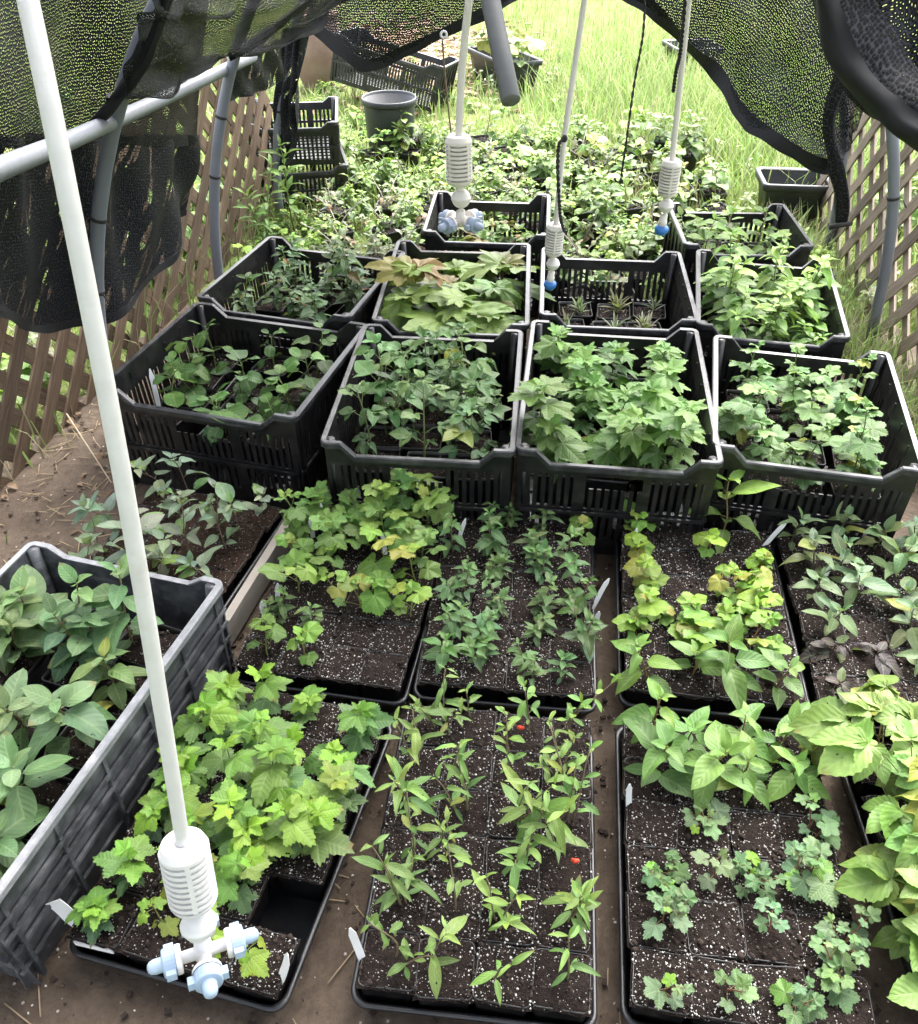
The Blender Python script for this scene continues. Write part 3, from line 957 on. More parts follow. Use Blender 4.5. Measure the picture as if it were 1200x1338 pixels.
def crate(label, cx, cy, yaw, w, d, h=.285, dip=.032, group='black slotted harvest crates standing in rows', bm=None, rm=None, loc_z=0.0, name='harvest_crate', pitch=None, slots=True, handle=True, both=True):
    bm = bm or M_BLACK; rm = rm or M_RIM
    t = thing(name, label, 'crate', (cx, cy, loc_z), yaw, group)
    if pitch:
        t.rotation_euler = pitch + (yaw,)
    inn = .016

    def top_end(x):
        a = abs(x) / (w / 2)
        return h if a > .80 else (h - dip if a < .66 else h - dip * (.80 - a) / .14)

    def top_side(x):
        return h

    def cols(L):
        n = max(8, int(L / .017))
        xs = []
        for i in range(n):
            xs += [-L / 2 + L * (i + 0) / n, -L / 2 + L * (i + .45) / n]
        xs.append(L / 2)
        return xs
    zs = [0, .022, h * .16, h * .40, h * .46, h * .66, h - dip - .030, h - dip - .012, h]

    def mk(L, hand, is_end):
        xs = cols(L)
        if is_end:
            for q in (.66, .80):
                for s in (-1, 1):
                    xs.append(s * q * L / 2)
            xs = sorted(xs)

        def solid(i, j):
            xm = (xs[i] + xs[i + 1]) / 2
            a = abs(xm) / (L / 2)
            if not slots:
                return not (hand and j == 6 and a < .26)
            if hand and a < .30:
                if j in (5,) and h > .2:
                    return False
                if j == 1 or j == 6: return True
            if j in (0, 3, 6, 7) or a > .94 or (.30 < a < .36) or (not is_end and (.0 < a < .03 or .62 < a < .66)):
                return True
            wid = xs[i + 1] - xs[i]
            k = (xs[i] + L / 2) / (L / max(8, int(L / .017)))
            return (k - math.floor(k + 1e-6)) > .3
        return xs, solid
    for s, nm in ((-1, 'end_wall'), (1, 'end_wall')):
        m = MB()
        xs, sol = mk(w - .004, handle, True)
        M = Matrix.Rotation(0 if s > 0 else math.pi, 4, 'Z') @ Matrix.Translation((0, d / 2, 0))
        panel(m, xs, zs, sol, lambda x: top_end(x) - .001, .0035, M, 0, inn)
        # stiffening ledges
        for z_ in (h * .43,):
            mm = M @ Matrix.Translation((0, .003 - inn * (1 - z_ / h), z_))
            m.box(-w / 2 + .008, w / 2 - .008, 0, .006, -.004, .004, M=mm)
        m.build(nm, bm, t, False)
    for s in (-1, 1):
        m = MB()
        xs, sol = mk(d - .012, False, False)
        M = Matrix.Rotation(-s * math.pi / 2, 4, 'Z') @ Matrix.Translation((0, w / 2, 0))
        panel(m, xs, zs, sol, lambda x: top_side(x) - .001, .0035, M, 0, inn)
        mm = M @ Matrix.Translation((0, .003 - inn * .57, h * .43))
        m.box(-d / 2 + .008, d / 2 - .008, 0, .006, -.004, .004, M=mm)
        for xk in np.linspace(-d / 2 + .03, d / 2 - .03, 6):
            m.box(xk - .003, xk + .003, 0, .007, -h * .40, h * .5, M=mm)
        if not slots:
            for zz in (.22, .60, .74):
                m.box(-d / 2 + .006, d / 2 - .006, 0, .0055, h * (zz - .43) - .003, h * (zz - .43) + .003, M=M @ Matrix.Translation((0, .003 - inn * (1 - zz), h * .43)))
        m.build('side_wall', bm, t, False)
    # base grid
    m = MB()
    for x in np.linspace(-w / 2 + .03, w / 2 - .03, 8):
        m.box(x - .012, x + .012, -d / 2 + .022, d / 2 - .022, .004, .009)
    for y in np.linspace(-d / 2 + .03, d / 2 - .03, 9):
        m.box(-w / 2 + .022, w / 2 - .022, y - .012, y + .012, .0095, .013)
    m.build('base', bm, t, False)
    # corner posts
    for sx in (-1, 1):
        for sy in (-1, 1):
            m = MB()
            pts = [(sx * (w / 2 - .012 - inn * (1 - q)), sy * (d / 2 - .012 - inn * (1 - q)), q * (h - .004) + .002) for q in (0, .5, 1)]
            m.tube(pts, .011, .012, 8)
            m.build('corner_post', bm, t)
    # rim: a flange swept round the mouth
    m = MB()
    path = []
    rc = .012
    for q, (sx, sy) in enumerate(((1, 1), (-1, 1), (-1, -1), (1, -1))):
        for j in range(5):
            an = math.pi / 2 * (q + j / 4)
            path.append((sx * (w / 2 - rc) + rc * math.cos(an), sy * (d / 2 - rc) + rc * math.sin(an), h, math.cos(an), math.sin(an)))
        if q in (0, 2):
            nx_, ny_ = 0, sy
            for a in (.81, .66, .4, 0, -.4, -.66, -.81):
                x = sx * a * w / 2
                path.append((x, sy * d / 2, top_end(x), nx_, ny_))
    prof = [(-.005, 0), (.005, .001), (.0075, -.0015), (.0075, -.013), (.0055, -.013), (.005, -.004), (-.002, -.004), (-.005, -.004)]
    V = []
    for x, y, z, nx_, ny_ in path:
        for o, dz in prof:
            V.append((x + nx_ * o, y + ny_ * o, z + dz))
    n, k = len(prof), len(path)
    Fc = [(i * n + j, ((i + 1) % k) * n + j, ((i + 1) % k) * n + (j + 1) % n, i * n + (j + 1) % n) for i in range(k) for j in range(n)]
    Fc = [tuple(reversed(f)) for f in Fc]
    m.add(V, Fc)
    m.build('rim', rm, t, False)
    return t


def crate_plants(cx, cy, yaw, w, d, nx, ny, kind, look, where, rn, scale=(.85, 1.15), zoff=.016, jitter=.05, empty=0.0, unique=False, name='potted_shrub', cat='potted shrub'):
    ca, sa = math.cos(yaw), math.sin(yaw)
    for j in range(ny):
        for i in range(nx):
            lx = ((i + .5) / nx - .5) * (w - .075) + rn.uniform(-jitter, jitter) * .4
            ly = ((j + .5) / ny - .5) * (d - .075) + rn.uniform(-jitter, jitter) * .4
            x, y = cx + lx * ca - ly * sa, cy + lx * sa + ly * ca
            k, lk = (kind, look) if isinstance(kind, str) else kind(i, j, rn)
            rowt = 'front row' if j == 0 else ('back row' if j == ny - 1 else ORD[j] + ' row')
            colt = 'leftmost' if i == 0 else ('rightmost' if i == nx - 1 else ('middle' if nx == 3 else ORD[i] + ' from left'))
            potted(name, cat, f'{lk}, {colt} in the {rowt} of {where}', 'pots in ' + where, (x, y, zoff), yaw + rn.uniform(-.1, .1), k, rn, True, round(rn.uniform(*scale), 1), unique)


r2 = random.Random(8)
CR = [
    # name for labels, cx, cy, yaw(deg), w, d
    ('black crate at the lattice holding dark round-leaf shrubs, front row of crates', -.535, 1.930, -15.5, .485, .46),
    ('black crate of tall raspberry-like plants, between the round-leaf and maple-leaf crates', -.065, 1.80, -5, .40, .54),
    ('black crate full of bright maple-leaf shrubs, front row of crates', .365, 1.79, -7, .415, .59),
    ('black crate of small currant shrubs, front row beside the right lattice', .795, 1.735, -13, .41, .50),
    ('black crate of thin pointed-leaf shrubs beside the left lattice, second row', -.44, 2.41, -16, .44, .45),
    ('black crate of big oak-shaped leaves behind the raspberry crate', -.005, 2.37, -4, .40, .54),
    ('black crate of tiny silvery rosettes, second row under the blue-tipped sprayer', .44, 2.355, -5, .405, .45),
    ('black crate of dense light green shrubs beside the right lattice, second row', .855, 2.30, -12, .37, .50),
    ('black crate at the far end with a few reddish strawberry-like plants', .10, 2.90, -5, .39, .37),
    ('black crate at the far end behind the dense green shrubs', .895, 2.80, -2, .385, .36),
]
CT = []
for lab, cx, cy, yw, w, d in CR:
    CT.append(crate(lab, cx, cy, R(yw), w, d))
plan = [
    ('heart', 'dark round-leaf shrub', 'the round-leaf crate', 3, 4, (.65, 1.0)),
    ('rasp', 'three-leaflet raspberry-like shrub', 'the raspberry crate', 3, 4, (.7, 1.1)),
    ('vib', 'bright maple-leaf shrub', 'the maple-leaf crate', 3, 4, (.65, 1.0)),
    ('cur2', 'small lobed currant shrub', 'the currant crate', 3, 4, (.6, 1.0)),
    ('smallp', 'thin pointed-leaf shrub', 'the pointed-leaf crate', 3, 3, (.8, 1.2)),
    ('oak', 'large oak-leaf shrub', 'the oak-leaf crate', 3, 3, (.75, 1.1)),
    ('sage', 'tiny silvery rosette', 'the rosette crate', 3, 3, (.8, 1.1)),
    ('dense', 'dense light green shrub', 'the dense green crate', 3, 4, (.65, 1.0)),
    ('straw', 'reddish strawberry-like plant', 'the strawberry crate', 3, 2, (.9, 1.1)),
    ('bed', 'bright broad-leaf plant', 'the far-end crate', 3, 2, (.8, 1.0)),
]
for ci, ((lab, cx, cy, yw, w, d), (k, lk, wh, nx, ny, sc)) in enumerate(zip(CR, plan)):
    crate_plants(cx, cy, R(yw), w, d, nx, ny, k, lk, wh, r2, sc, .05 if k in ('sage', 'straw') else .085)

LCX, LCY, LYAW = -.712, .916, R(-16)
crate('large weathered grey crate of big grey-green ovate leaves at the near left', LCX, LCY, LYAW, .40, .64, .235, .02, group='weathered grey crates', bm=M_GREYCRATE, rm=M_GREYRIM, slots=False, handle=False)
crate_plants(LCX, LCY, LYAW, .40, .64, 3, 5, 'bigov', 'big grey-green ovate plant', 'the grey crate', r2, (.9, 1.15), .072, unique=True, name='potted_shrub')


# ------------------------------------------------------------------ plant labels (white stakes)
def stake(label, x, y, z, lean, az, h=.10, w=.014, pointed=True):
    m = MB()
    n = 6
    V = []
    for k in range(n + 1):
        f = k / n
        wd = w * (1 if f < .85 or not pointed else (1 - (f - .85) / .15 * .75)) * (1 if f > .25 else .55 + .45 * f / .25)
        b = .006 * math.sin(f * 2.2)
        V += [(-wd / 2, b, f * h), (wd / 2, b, f * h), (wd / 2, b + .0009, f * h), (-wd / 2, b + .0009, f * h)]
    Fc = []
    for k in range(n):
        for j in range(4):
            Fc.append((k * 4 + j, k * 4 + (j + 1) % 4, (k + 1) * 4 + (j + 1) % 4, (k + 1) * 4 + j))
    Fc += [(3, 2, 1, 0), tuple(n * 4 + j for j in range(4))]
    m.add(V, Fc)
    o = m.build('plant_label', M_TAG, smooth=False)
    o.location = (x, y, z)
    o.rotation_euler = (lean[0], lean[1], az)
    return tag(o, label, 'plant label', 'white plastic plant labels')


def sg(px, py, z=.066):
    p = ag(px, py, z)
    return p.x, p.y, p.z - .012


stake('wide white plant label leaning outward at the corner of the lime seedling tray', *sg(99, 1206), (-.1, -.38, 0), R(8), .062, .024, False)
stake('white plant label upright beside the empty corner cell of the tray', *sg(360, 1285), (-.2, .12, 0), R(-60), .095, .016)
stake('long white plant label at the front corner of the red-berry tray', *sg(478, 1262), (-.1, -.12, 0), R(20), .10, .011)
stake('white plant label standing between the berry and currant trays', *sg(824, 1062), (-.1, -.05, 0), R(15), .075, .010)
stake('short white pointed label left of the yellowing seedlings', *sg(352, 815), (-.1, -.1, 0), R(20), .065, .014)
stake('white label just behind the short pointed one, left of yellow leaves', *sg(360, 790), (0, .15, 0), R(-15), .07, .010)
stake('white label left of two standing together before the crates', *sg(410, 712), (0, 0, 0), R(5), .09, .010)
stake('white label right of two standing together before the crates', *sg(421, 700), (0, .05, 0), R(-5), .10, .009)
stake('white label leaning between the yellowing and glossy-leaf trays', *sg(596, 712), (0, .25, 0), R(0), .085, .009)
stake('white label slanting at the right edge of the glossy-leaf tray', *sg(776, 790), (0, .35, 0), R(10), .08, .011)
stake('white label low at the right edge of the glossy-leaf tray', *sg(778, 822), (0, .1, 0), R(10), .055, .010)
stake('white label leaning in the vine tray beside the tall seedling', *sg(968, 748), (0, .45, 0), R(8), .045, .017, False)
stake('long white label leaning above the small one, behind the vine seedlings', *sg(990, 722), (0, .5, 0), R(5), .105, .012)
stake('white label upright at the back left of the vine tray', *sg(826, 720), (-.05, .1, 0), R(8), .07, .009)
stake('white label upright among the bushy green lobed seedlings', *sg(505, 735), (-.1, -.1, 0), R(-8), .085, .010)
stake('small white label upright among the grey-green ovate seedlings', *sg(1075, 770), (-.1, .15, 0), R(12), .07, .010)
stake('white label upright in the dark round-leaf crate', -.74, 1.86, .15, (0, 0, 0), R(10), .13, .012)
# white stick-on label on a pot front
m = MB(); m.box(-.030, .030, -.0012, .0012, -.0055, .0055)
o = m.build('sticker', M_TAG, LF[(0, 0)] if (0, 0) in LF else None, False)
o.location = (0, -PW / 2 - .0005, PH - .014); o.rotation_euler = (.04, 0, .02)

# ------------------------------------------------------------------ hoops, purlin, ties
LATA = R(-8)
HOOPS = [(Vector((-.92, 2.0, 0)), Vector((1.21, 1.70, 0))), (Vector((-.82, 2.85, 0)), Vector((1.31, 2.55, 0))), (Vector((-.74, 3.62, 0)), Vector((1.425, 3.30, 0)))]
HT = 1.42


def hoop_pt(k, a, sc=1.0, lift=0.0):
    L, Rr = HOOPS[k]
    c = (L + Rr) / 2; hw = (Rr - L) / 2
    return c - hw * (math.cos(a) * sc) + Vector((0, 0, HT * math.sin(a) * sc + lift))


hl = ['grey hoop pole nearest the camera, arching over the crates from the left lattice', 'grey hoop pole second along the lattice, arching over the crates', 'grey hoop pole at the open far end carrying the hanging cloth']
for k in range(3):
    t = thing('hoop_pole', hl[k], 'hoop pole', HOOPS[k][0], 0, 'grey plastic tunnel hoops')
    m = MB()
    n = 48
    m.tube([hoop_pt(k, math.pi * i / n) - HOOPS[k][0] - Vector((0, 0, .03 if i in (0, n) else 0)) for i in range(n + 1)], .0165, n=14)
    m.build('pipe', M_PVC, t)
    for z_, s in ((.42, 0), (.60, 0), (.45, 1)):
        a = math.asin(z_ / HT)
        a = a if s == 0 else math.pi - a
        m = MB()
        p = hoop_pt(k, a) - HOOPS[k][0]; q = hoop_pt(k, a + .01) - HOOPS[k][0]
        dr = (q - p).normalized()
        m.tube([p - dr * .004, p + dr * .004], .0185, n=12)
        e = p + Vector((.02, -.018, 0))
        m.tube([e, e + Vector((.012, -.01, -.02))], .0018, n=5)
        m.build('cable_tie', M_STRING, t)
m = MB()
pp = [at(-75, 253, 1.0), at(0, 220, 1.32), at(80, 188, 1.68), at(158, 154, 2.035), at(232, 120, 2.45), at(300, 88, 2.88), at(330, 74, 3.1)]
m.tube(pp, .0165, n=14)
tag(m.build('purlin_pipe', M_PVC), 'grey horizontal side pipe running along the left hoops above the lattice', 'pipe')
m = MB()
a0, a1 = at(668, 132, 1.38), at(636, -25, 1.52)
dr = (a1 - a0).normalized()
P = [a0 + dr * .12, a0 + dr * .001, a0, a0 + dr * .002, (a0 + a1) / 2, a1, a1 + dr * .25]
m.tube(P, .014, n=20, radii=[.0115, .0115, .0135, .0145, .0145, .0145, .0145])
tag(m.build('hanging_pipe', plastic('shaded_grey_conduit', (0.11, 0.115, 0.12), (0.2, 0.2, 0.2), 0.5, 0.4, 18)), 'shade-darkened grey pipe end hanging down from the ridge at the top', 'pipe')  # darker than the other conduit: shade put into its colour
# header line under the ridge that the sprayers hang from
m = MB()
m.tube([hoop_pt(0, math.pi / 2) + Vector((-.3, -1.75, -.02)), hoop_pt(0, math.pi / 2) + Vector((-.05, -.6, -.045)), hoop_pt(0, math.pi / 2) + Vector((0, 0, -.045)), hoop_pt(1, math.pi / 2) + Vector((0, 0, -.045)), hoop_pt(2, math.pi / 2) + Vector((0, 0, -.045))], .012, n=10)
tag(m.build('water_pipe', M_PVC), 'grey water line under the tunnel ridge feeding the hanging sprayers', 'pipe')


# ------------------------------------------------------------------ lattice fences
def lattice(label, p0, p1, h, z0=-.02, lean=0.0, sw=.040, gap=.13, th=.007, mat=None):
    p0, p1 = Vector(p0), Vector(p1)
    d = p1 - p0; L = d.length; d.normalize()
    nrm = Vector((0, 0, 1)).cross(d)
    t = thing('lattice_fence', label, 'lattice fence', p0, math.atan2(d.y, d.x), 'wooden diagonal lattice fences')
    t.rotation_euler.x = lean
    for layer, sg_ in ((0, 1), (1, -1)):
        m = MB()
        rr = random.Random(layer + 5)
        s = -h
        while s < L + h * .1:
            # slat from (s,0) to (s+h,h) in layer 0; mirrored in layer 1
            a, b = s, s + h
            za, zb = 0.0, h
            if a < 0: za = -a; a = 0
            if b > L: zb = h - (b - L); b = L
            if b - a > .05:
                ln = math.hypot(b - a, zb - za)
                x0, x1 = (a, b) if sg_ > 0 else (L - a, L - b)
                ang = math.atan2(zb - za, x1 - x0)
                M = Matrix.Translation((x0, (layer - .5) * th * 1.1 + rr.uniform(-.001, .001), z0 + za)) @ Matrix.Rotation(-ang + rr.uniform(-.02, .02), 4, 'Y')
                V = np.array([(x, y, z) for z in (-sw / 2, sw / 2) for y in (-th / 2, th / 2) for x in (0, ln)])
                A = V + np.array([rr.uniform(0, 9), rr.uniform(0, 3), rr.uniform(0, 3)])
                k = rr.uniform(.6, 1.25)
                m.add(xf(V, M), [(0, 2, 3, 1), (4, 5, 7, 6), (0, 1, 5, 4), (2, 6, 7, 3), (0, 4, 6, 2), (1, 3, 7, 5)], 0, A, (k, k * .98, k * .95))
            s += gap
        m.build('slat_layer', mat or M_WOOD, t, False)
    return t


lattice('brown weathered wooden lattice fence along the left side behind the net', (-1.27, 1.15, 0), (-.76, 3.78, 0), .66, sw=.045, gap=.122)
lattice('weathered wooden lattice fence coloured as daylit along the right side of the tunnel', (1.49, 3.70, 0), (1.24, 1.4, 0), .72, gap=.15, mat=M_WOODR)


# ------------------------------------------------------------------ shade cloth
def cr(P, f):
    """Catmull-Rom along a list of arrays"""
    n = len(P) - 1
    x = min(max(f * n, 0), n - 1e-6)
    i = int(x); u = x - i
    p0, p1, p2, p3 = P[max(i - 1, 0)], P[i], P[i + 1], P[min(i + 2, n)]
    return 0.5 * ((2 * p1) + (-p0 + p2) * u + (2 * p0 - 5 * p1 + 4 * p2 - p3) * u * u + (-p0 + 3 * p1 - 3 * p2 + p3) * u ** 3)


def sheet(name, rows, mat, parent, nu=60, nv=60, amp=.012, freq=(6, 2), seed=0, hem=None, hem_w=.025):
    """rows: list (top to bottom) of lists of world points"""
    G = [[np.array(p) for p in r_] for r_ in rows]
    rs = np.random.RandomState(seed)
    ph = rs.uniform(0, 6.28, 8); fq = rs.uniform(.6, 1.6, 8)
    P = np.zeros((nv + 1, nu + 1, 3))
    for j in range(nv + 1):
        line = [cr([G[r_][c] for r_ in range(len(G))], j / nv) for c in range(len(G[0]))]
        for i in range(nu + 1):
            P[j, i] = cr(line, i / nu)
    du = np.gradient(P, axis=1); dv = np.gradient(P, axis=0)
    nr = np.cross(du, dv); nr /= np.linalg.norm(nr, axis=2, keepdims=True) + 1e-9
    uu, vv = np.meshgrid(np.linspace(0, 1, nu + 1), np.linspace(0, 1, nv + 1))
    w = sum(np.sin(2 * np.pi * (freq[0] * fq[k] * uu + freq[1] * fq[k + 1] * vv * (1 if k % 2 else -1)) + ph[k]) / (1 + k * .5) for k in range(5))
    P = P + nr * (amp * w)[..., None]
    su = np.concatenate([np.zeros((nv + 1, 1)), np.cumsum(np.linalg.norm(np.diff(P, axis=1), axis=2), 1)], 1)
    sv = np.concatenate([np.zeros((1, nu + 1)), np.cumsum(np.linalg.norm(np.diff(P, axis=0), axis=2), 0)], 0)
    A = np.stack([su, sv, np.zeros_like(su)], -1)
    m = MB()
    W = nu + 1
    m.add(P.reshape(-1, 3), [(j * W + i, j * W + i + 1, (j + 1) * W + i + 1, (j + 1) * W + i) for j in range(nv) for i in range(nu)], 0, A.reshape(-1, 3))
    o = m.build(name, mat, parent)
    if hem:
        hm = MB()
        e = P[-1] if hem == 'bottom' else P[:, 0]
        inn = P[-2] if hem == 'bottom' else P[:, 1]
        dirn = e - inn; dirn /= np.linalg.norm(dirn, axis=1, keepdims=True) + 1e-9
        a = e - dirn * hem_w * .8; b = e + dirn * hem_w * .25
        nn = nr[-1] if hem == 'bottom' else nr[:, 0]
        k = len(e)
        ruf = (.0015 * np.sin(np.arange(k) * .55) + .003 * np.sin(np.arange(k) * .21))[:, None]
        b = b + dirn * ruf * 1.5
        V = np.concatenate([a + nn * .0016, b + nn * (.0016 + ruf), b - nn * (.0016 - ruf), a - nn * .0016])
        Fc = [(q * k + i, q * k + i + 1, ((q + 1) % 4) * k + i + 1, ((q + 1) % 4) * k + i) for q in range(4) for i in range(k - 1)]
        hm.add(V, Fc)
        hm.build('hem', M_HEM, parent, False)
    return o


def rope(name, pts, rad, mat, parent, seed=0, n=22, k=80, bulge=.35, twist=.06):
    """a rolled or gathered length of cloth with folds running along it"""
    rs = np.random.RandomState(seed)
    P = [Vector(cr([np.array(p) for p in pts], i / k)) for i in range(k + 1)]
    ph = rs.uniform(0, 6.28, 6)
    X = None; V = []; A = []; sl = 0.0
    for i, p in enumerate(P):
        d = (P[min(i + 1, k)] - P[max(i - 1, 0)]).normalized()
        if X is None:
            X = d.cross(Vector((.2, .9, .3))).normalized()
        X = (X - d * X.dot(d)).normalized(); Y = d.cross(X)
        if i: sl += (P[i] - P[i - 1]).length
        rr = rad * (1 + bulge * .35 * math.sin(i * .11 + ph[0]) + bulge * .2 * math.sin(i * .31 + ph[1]))
        rr *= .7 if i in (0,) else (.5 if i == k else 1)
        for j in range(n):
            an = 6.2832 * j / n
            q = 1 + .16 * math.sin(3 * an + i * twist + ph[2]) + .10 * math.sin(5 * an - i * twist * 1.7 + ph[3]) + .05 * math.sin(8 * an + i * .3 + ph[4])
            V.append(p + X * (rr * q * math.cos(an)) + Y * (rr * q * math.sin(an))); A.append((sl, rad * an, 0))
    m = MB()
    Fc = [(i * n + j, i * n + (j + 1) % n, (i + 1) * n + (j + 1) % n, (i + 1) * n + j) for i in range(k) for j in range(n)]
    Fc += [tuple(range(n - 1, -1, -1)), tuple(k * n + j for j in range(n))]
    m.add([tuple(v) for v in V], Fc, 0, A)
    return m.build(name, mat, parent)


shl = thing('shade_cloth', 'black knitted shade net draped down the left side of the tunnel, gathered in folds', 'shade cloth', (0, 0, 0), 0, 'black shade cloths')
# outer left curtain: upper part single net, lower part doubled
cols = [(-260, 1.05), (-120, 1.3), (0, 1.62), (80, 1.9), (160, 2.14), (225, 2.42), (262, 2.68)]
up_rows = []
for y in (-150, -60, 30, 110, 190):
    up_rows.append([at(x + (190 - y) * .05 * (1 if x > 0 else .4), y, Y + .02) for x, Y in cols])
sheet('upper_net', up_rows, M_NET, shl, 110, 70, .009, (4, .8), 3)
bot = [(-260, 300), (-120, 372), (0, 405), (48, 433), (150, 411), (218, 345), (240, 280)]
lo_rows = [[at(x + (190 - 176) * .05, 176, Y + .02) for x, Y in cols]]
for f in (.33, .66, 1.0):
    lo_rows.append([at(lerp(c[0], b[0], f), lerp(176, b[1], f), c[1] + .02 - (.04 * f)) for c, b in zip(cols, bot)])
sheet('lower_net', lo_rows, M_NETD, shl, 110, 50, .009, (6, .6), 4, 'bottom', .022)
# inner drape above the side pipe
dl = [(150, 140, 1.88), (200, 118, 2.05), (250, 100, 2.3), (303, 76, 2.55), (372, 54, 2.9), (416, 33, 3.25), (450, -8, 3.42)]
dt = [(232, -120, 1.75), (275, -120, 1.95), (325, -125, 2.2), (380, -130, 2.5), (440, -130, 2.85), (490, -130, 3.2), (530, -130, 3.42)]
rows_ = [[at(lerp(a[0], b[0], f), lerp(a[1], b[1], f), lerp(a[2], b[2], f) - .05 * math.sin(f * 3.1)) for a, b in zip(dt, dl)] for f in (0, .33, .66, 1)]
sheet('inner_drape', rows_, M_NETD if False else M_NET, shl, 110, 60, .012, (3, 5), 9, 'bottom', .012)
rope('gathered_fold', [at(228, -40, 1.82), at(205, 40, 1.83), at(188, 82, 1.85), at(165, 112, 1.88), at(138, 145, 1.9), at(122, 160, 1.93)], .011, M_HEM, shl, 2, bulge=.2)
rope('gathered_fold', [at(430, -20, 3.2), at(385, 15, 2.95), at(340, 50, 2.7), at(302, 74, 2.52)], .011, M_NETR, shl, 5, bulge=.2)
sheet('gable_flap', [[at(296, 70, 2.95), at(335, 62, 3.15), at(372, 50, 3.4)], [at(297, 100, 2.95), at(335, 92, 3.15), at(370, 82, 3.4)], [at(298, 132, 2.95), at(335, 122, 3.15), at(366, 108, 3.4)]], M_NETD, shl, 30, 20, .004, (3, 1), 6)
sheet('tied_end', [[at(372, 36, 3.55), at(388, 36, 3.52), at(402, 34, 3.5)], [at(362, 110, 3.6), at(376, 110, 3.55), at(391, 110, 3.52)], [at(358, 165, 3.62), at(372, 170, 3.58), at(390, 170, 3.55)], [at(362, 212, 3.64), at(368, 219, 3.6), at(378, 212, 3.58)]], M_NETD, shl, 30, 40, .008, (3, 1), 8, 'bottom', .02)

# cloth across the far end, left swag
she = thing('shade_cloth', 'black shade net swag hanging across the far opening on the left with a corded hem', 'shade cloth', (0, 0, 0), 0, 'black shade cloths')
eb = [(400, 30), (440, 64), (478, 90), (530, 72), (580, 46), (640, 18), (700, -14), (770, -40)]
et = [(430, -140), (480, -140), (530, -140), (580, -140), (630, -140), (690, -140), (740, -140), (790, -140)]
rows_ = [[at(lerp(a[0], b[0], f), lerp(a[1], b[1], f), lerp(3.54, 3.38, i / 7) + .03 * math.sin(f * 4 + i)) for i, (a, b) in enumerate(zip(et, eb))] for f in (0, .33, .66, 1)]
sheet('net', rows_, M_NETB, she, 100, 60, .006, (2, 3), 21, 'bottom', .045)
# right swag
shr = thing('shade_cloth', 'black shade net swag sweeping down the right of the far opening to a hoop', 'shade cloth', (0, 0, 0), 0, 'black shade cloths')
rb = [(770, -40), (812, -8), (856, 24), (900, 64), (935, 100), (962, 146), (985, 170), (1030, 200), (1072, 221), (1096, 228)]
rt = [(800, -150), (860, -150), (930, -150), (1000, -140), (1060, -110), (1110, -60), (1135, 0), (1140, 60), (1135, 120), (1118, 170)]
rows_ = [[at(lerp(a[0], b[0], f), lerp(a[1], b[1], f), lerp(3.38, 3.2, i / 9) + .03 * math.sin(f * 5 + i * .7)) for i, (a, b) in enumerate(zip(rt, rb))] for f in (0, .33, .66, 1)]
sheet('net', rows_, M_NETB, shr, 110, 70, .007, (3, 3), 31, 'bottom', .05)
rope('gathered_end', [at(1122, 60, 3.08), at(1098, 110, 3.1), at(1084, 160, 3.12), at(1092, 210, 3.12), at(1100, 255, 3.13), at(1099, 292, 3.15)], .021, M_NETR, shr, 7)
rope('gathered_end_core', [at(1122, 60, 3.10), at(1098, 110, 3.12), at(1084, 160, 3.14), at(1092, 210, 3.14), at(1100, 255, 3.15), at(1099, 292, 3.17)], .016, M_HEM, shr, 7)
m = MB(); m.tube([at(1084, 297, 3.1), at(1098, 294, 3.1), at(1112, 292, 3.14)], .009, n=8); m.build('knot', M_STRING, shr)
m = MB(); m.tube([at(1090, 300, 3.12), at(1082, 318, 3.12), at(1080, 330, 3.12), at(1086, 336, 3.12)], .0025, n=5); m.build('tie_cord', M_STRING, shr)
# near right roof net with rolled edge
shn = thing('shade_cloth', 'black shade net with a thick rolled edge hanging at the upper right corner', 'shade cloth', (0, 0, 0), 0, 'black shade cloths')
nb = [(1052, -60), (1068, 5), (1086, 62), (1108, 104), (1138, 140), (1166, 162), (1204, 184), (1260, 205)]
ntp = [(1090, -160), (1140, -150), (1200, -140), (1260, -110), (1310, -60), (1340, 0), (1360, 40), (1380, 90)]
rows_ = [[at(lerp(a[0], b[0], f), lerp(a[1], b[1], f), lerp(1.62, 1.36, i / 7) + .02 * math.sin(f * 4)) for i, (a, b) in enumerate(zip(ntp, nb))] for f in (0, .33, .66, 1)]
sheet('net', rows_, M_NETR, shn, 100, 60, .008, (3, 2), 41)
fl = lambda dx, dy, dY: [at(b[0] + dx, b[1] + dy, lerp(1.60, 1.34, i / 7) + dY) for i, b in enumerate(nb)]
sheet('fold_flap', [fl(62, -56, .0), fl(40, -36, -.035), fl(14, -10, -.045), fl(-3, 6, -.01)], M_NETR, shn, 90, 24, .005, (2.2, .8), 43)
sheet('fold_edge', [fl(24, -22, -.055), fl(10, -6, -.062), fl(-3, 5, -.04), fl(-5, 8, .0)], M_HEM, shn, 90, 16, .003, (2.0, .8), 44)
# roof
shroof = thing('shade_cloth', 'black shade net roof stretched over the hoops above the seedlings', 'shade cloth', (0, 0, 0), 0, 'black shade cloths')


def roof_pt(Yk, a):
    f = (Yk - 2.0) / .8
    if f < 1:
        p = hoop_pt(0, a, 1.02).lerp(hoop_pt(1, a, 1.02), f)
    else:
        p = hoop_pt(1, a, 1.02).lerp(hoop_pt(2, a, 1.02), f - 1)
    return p


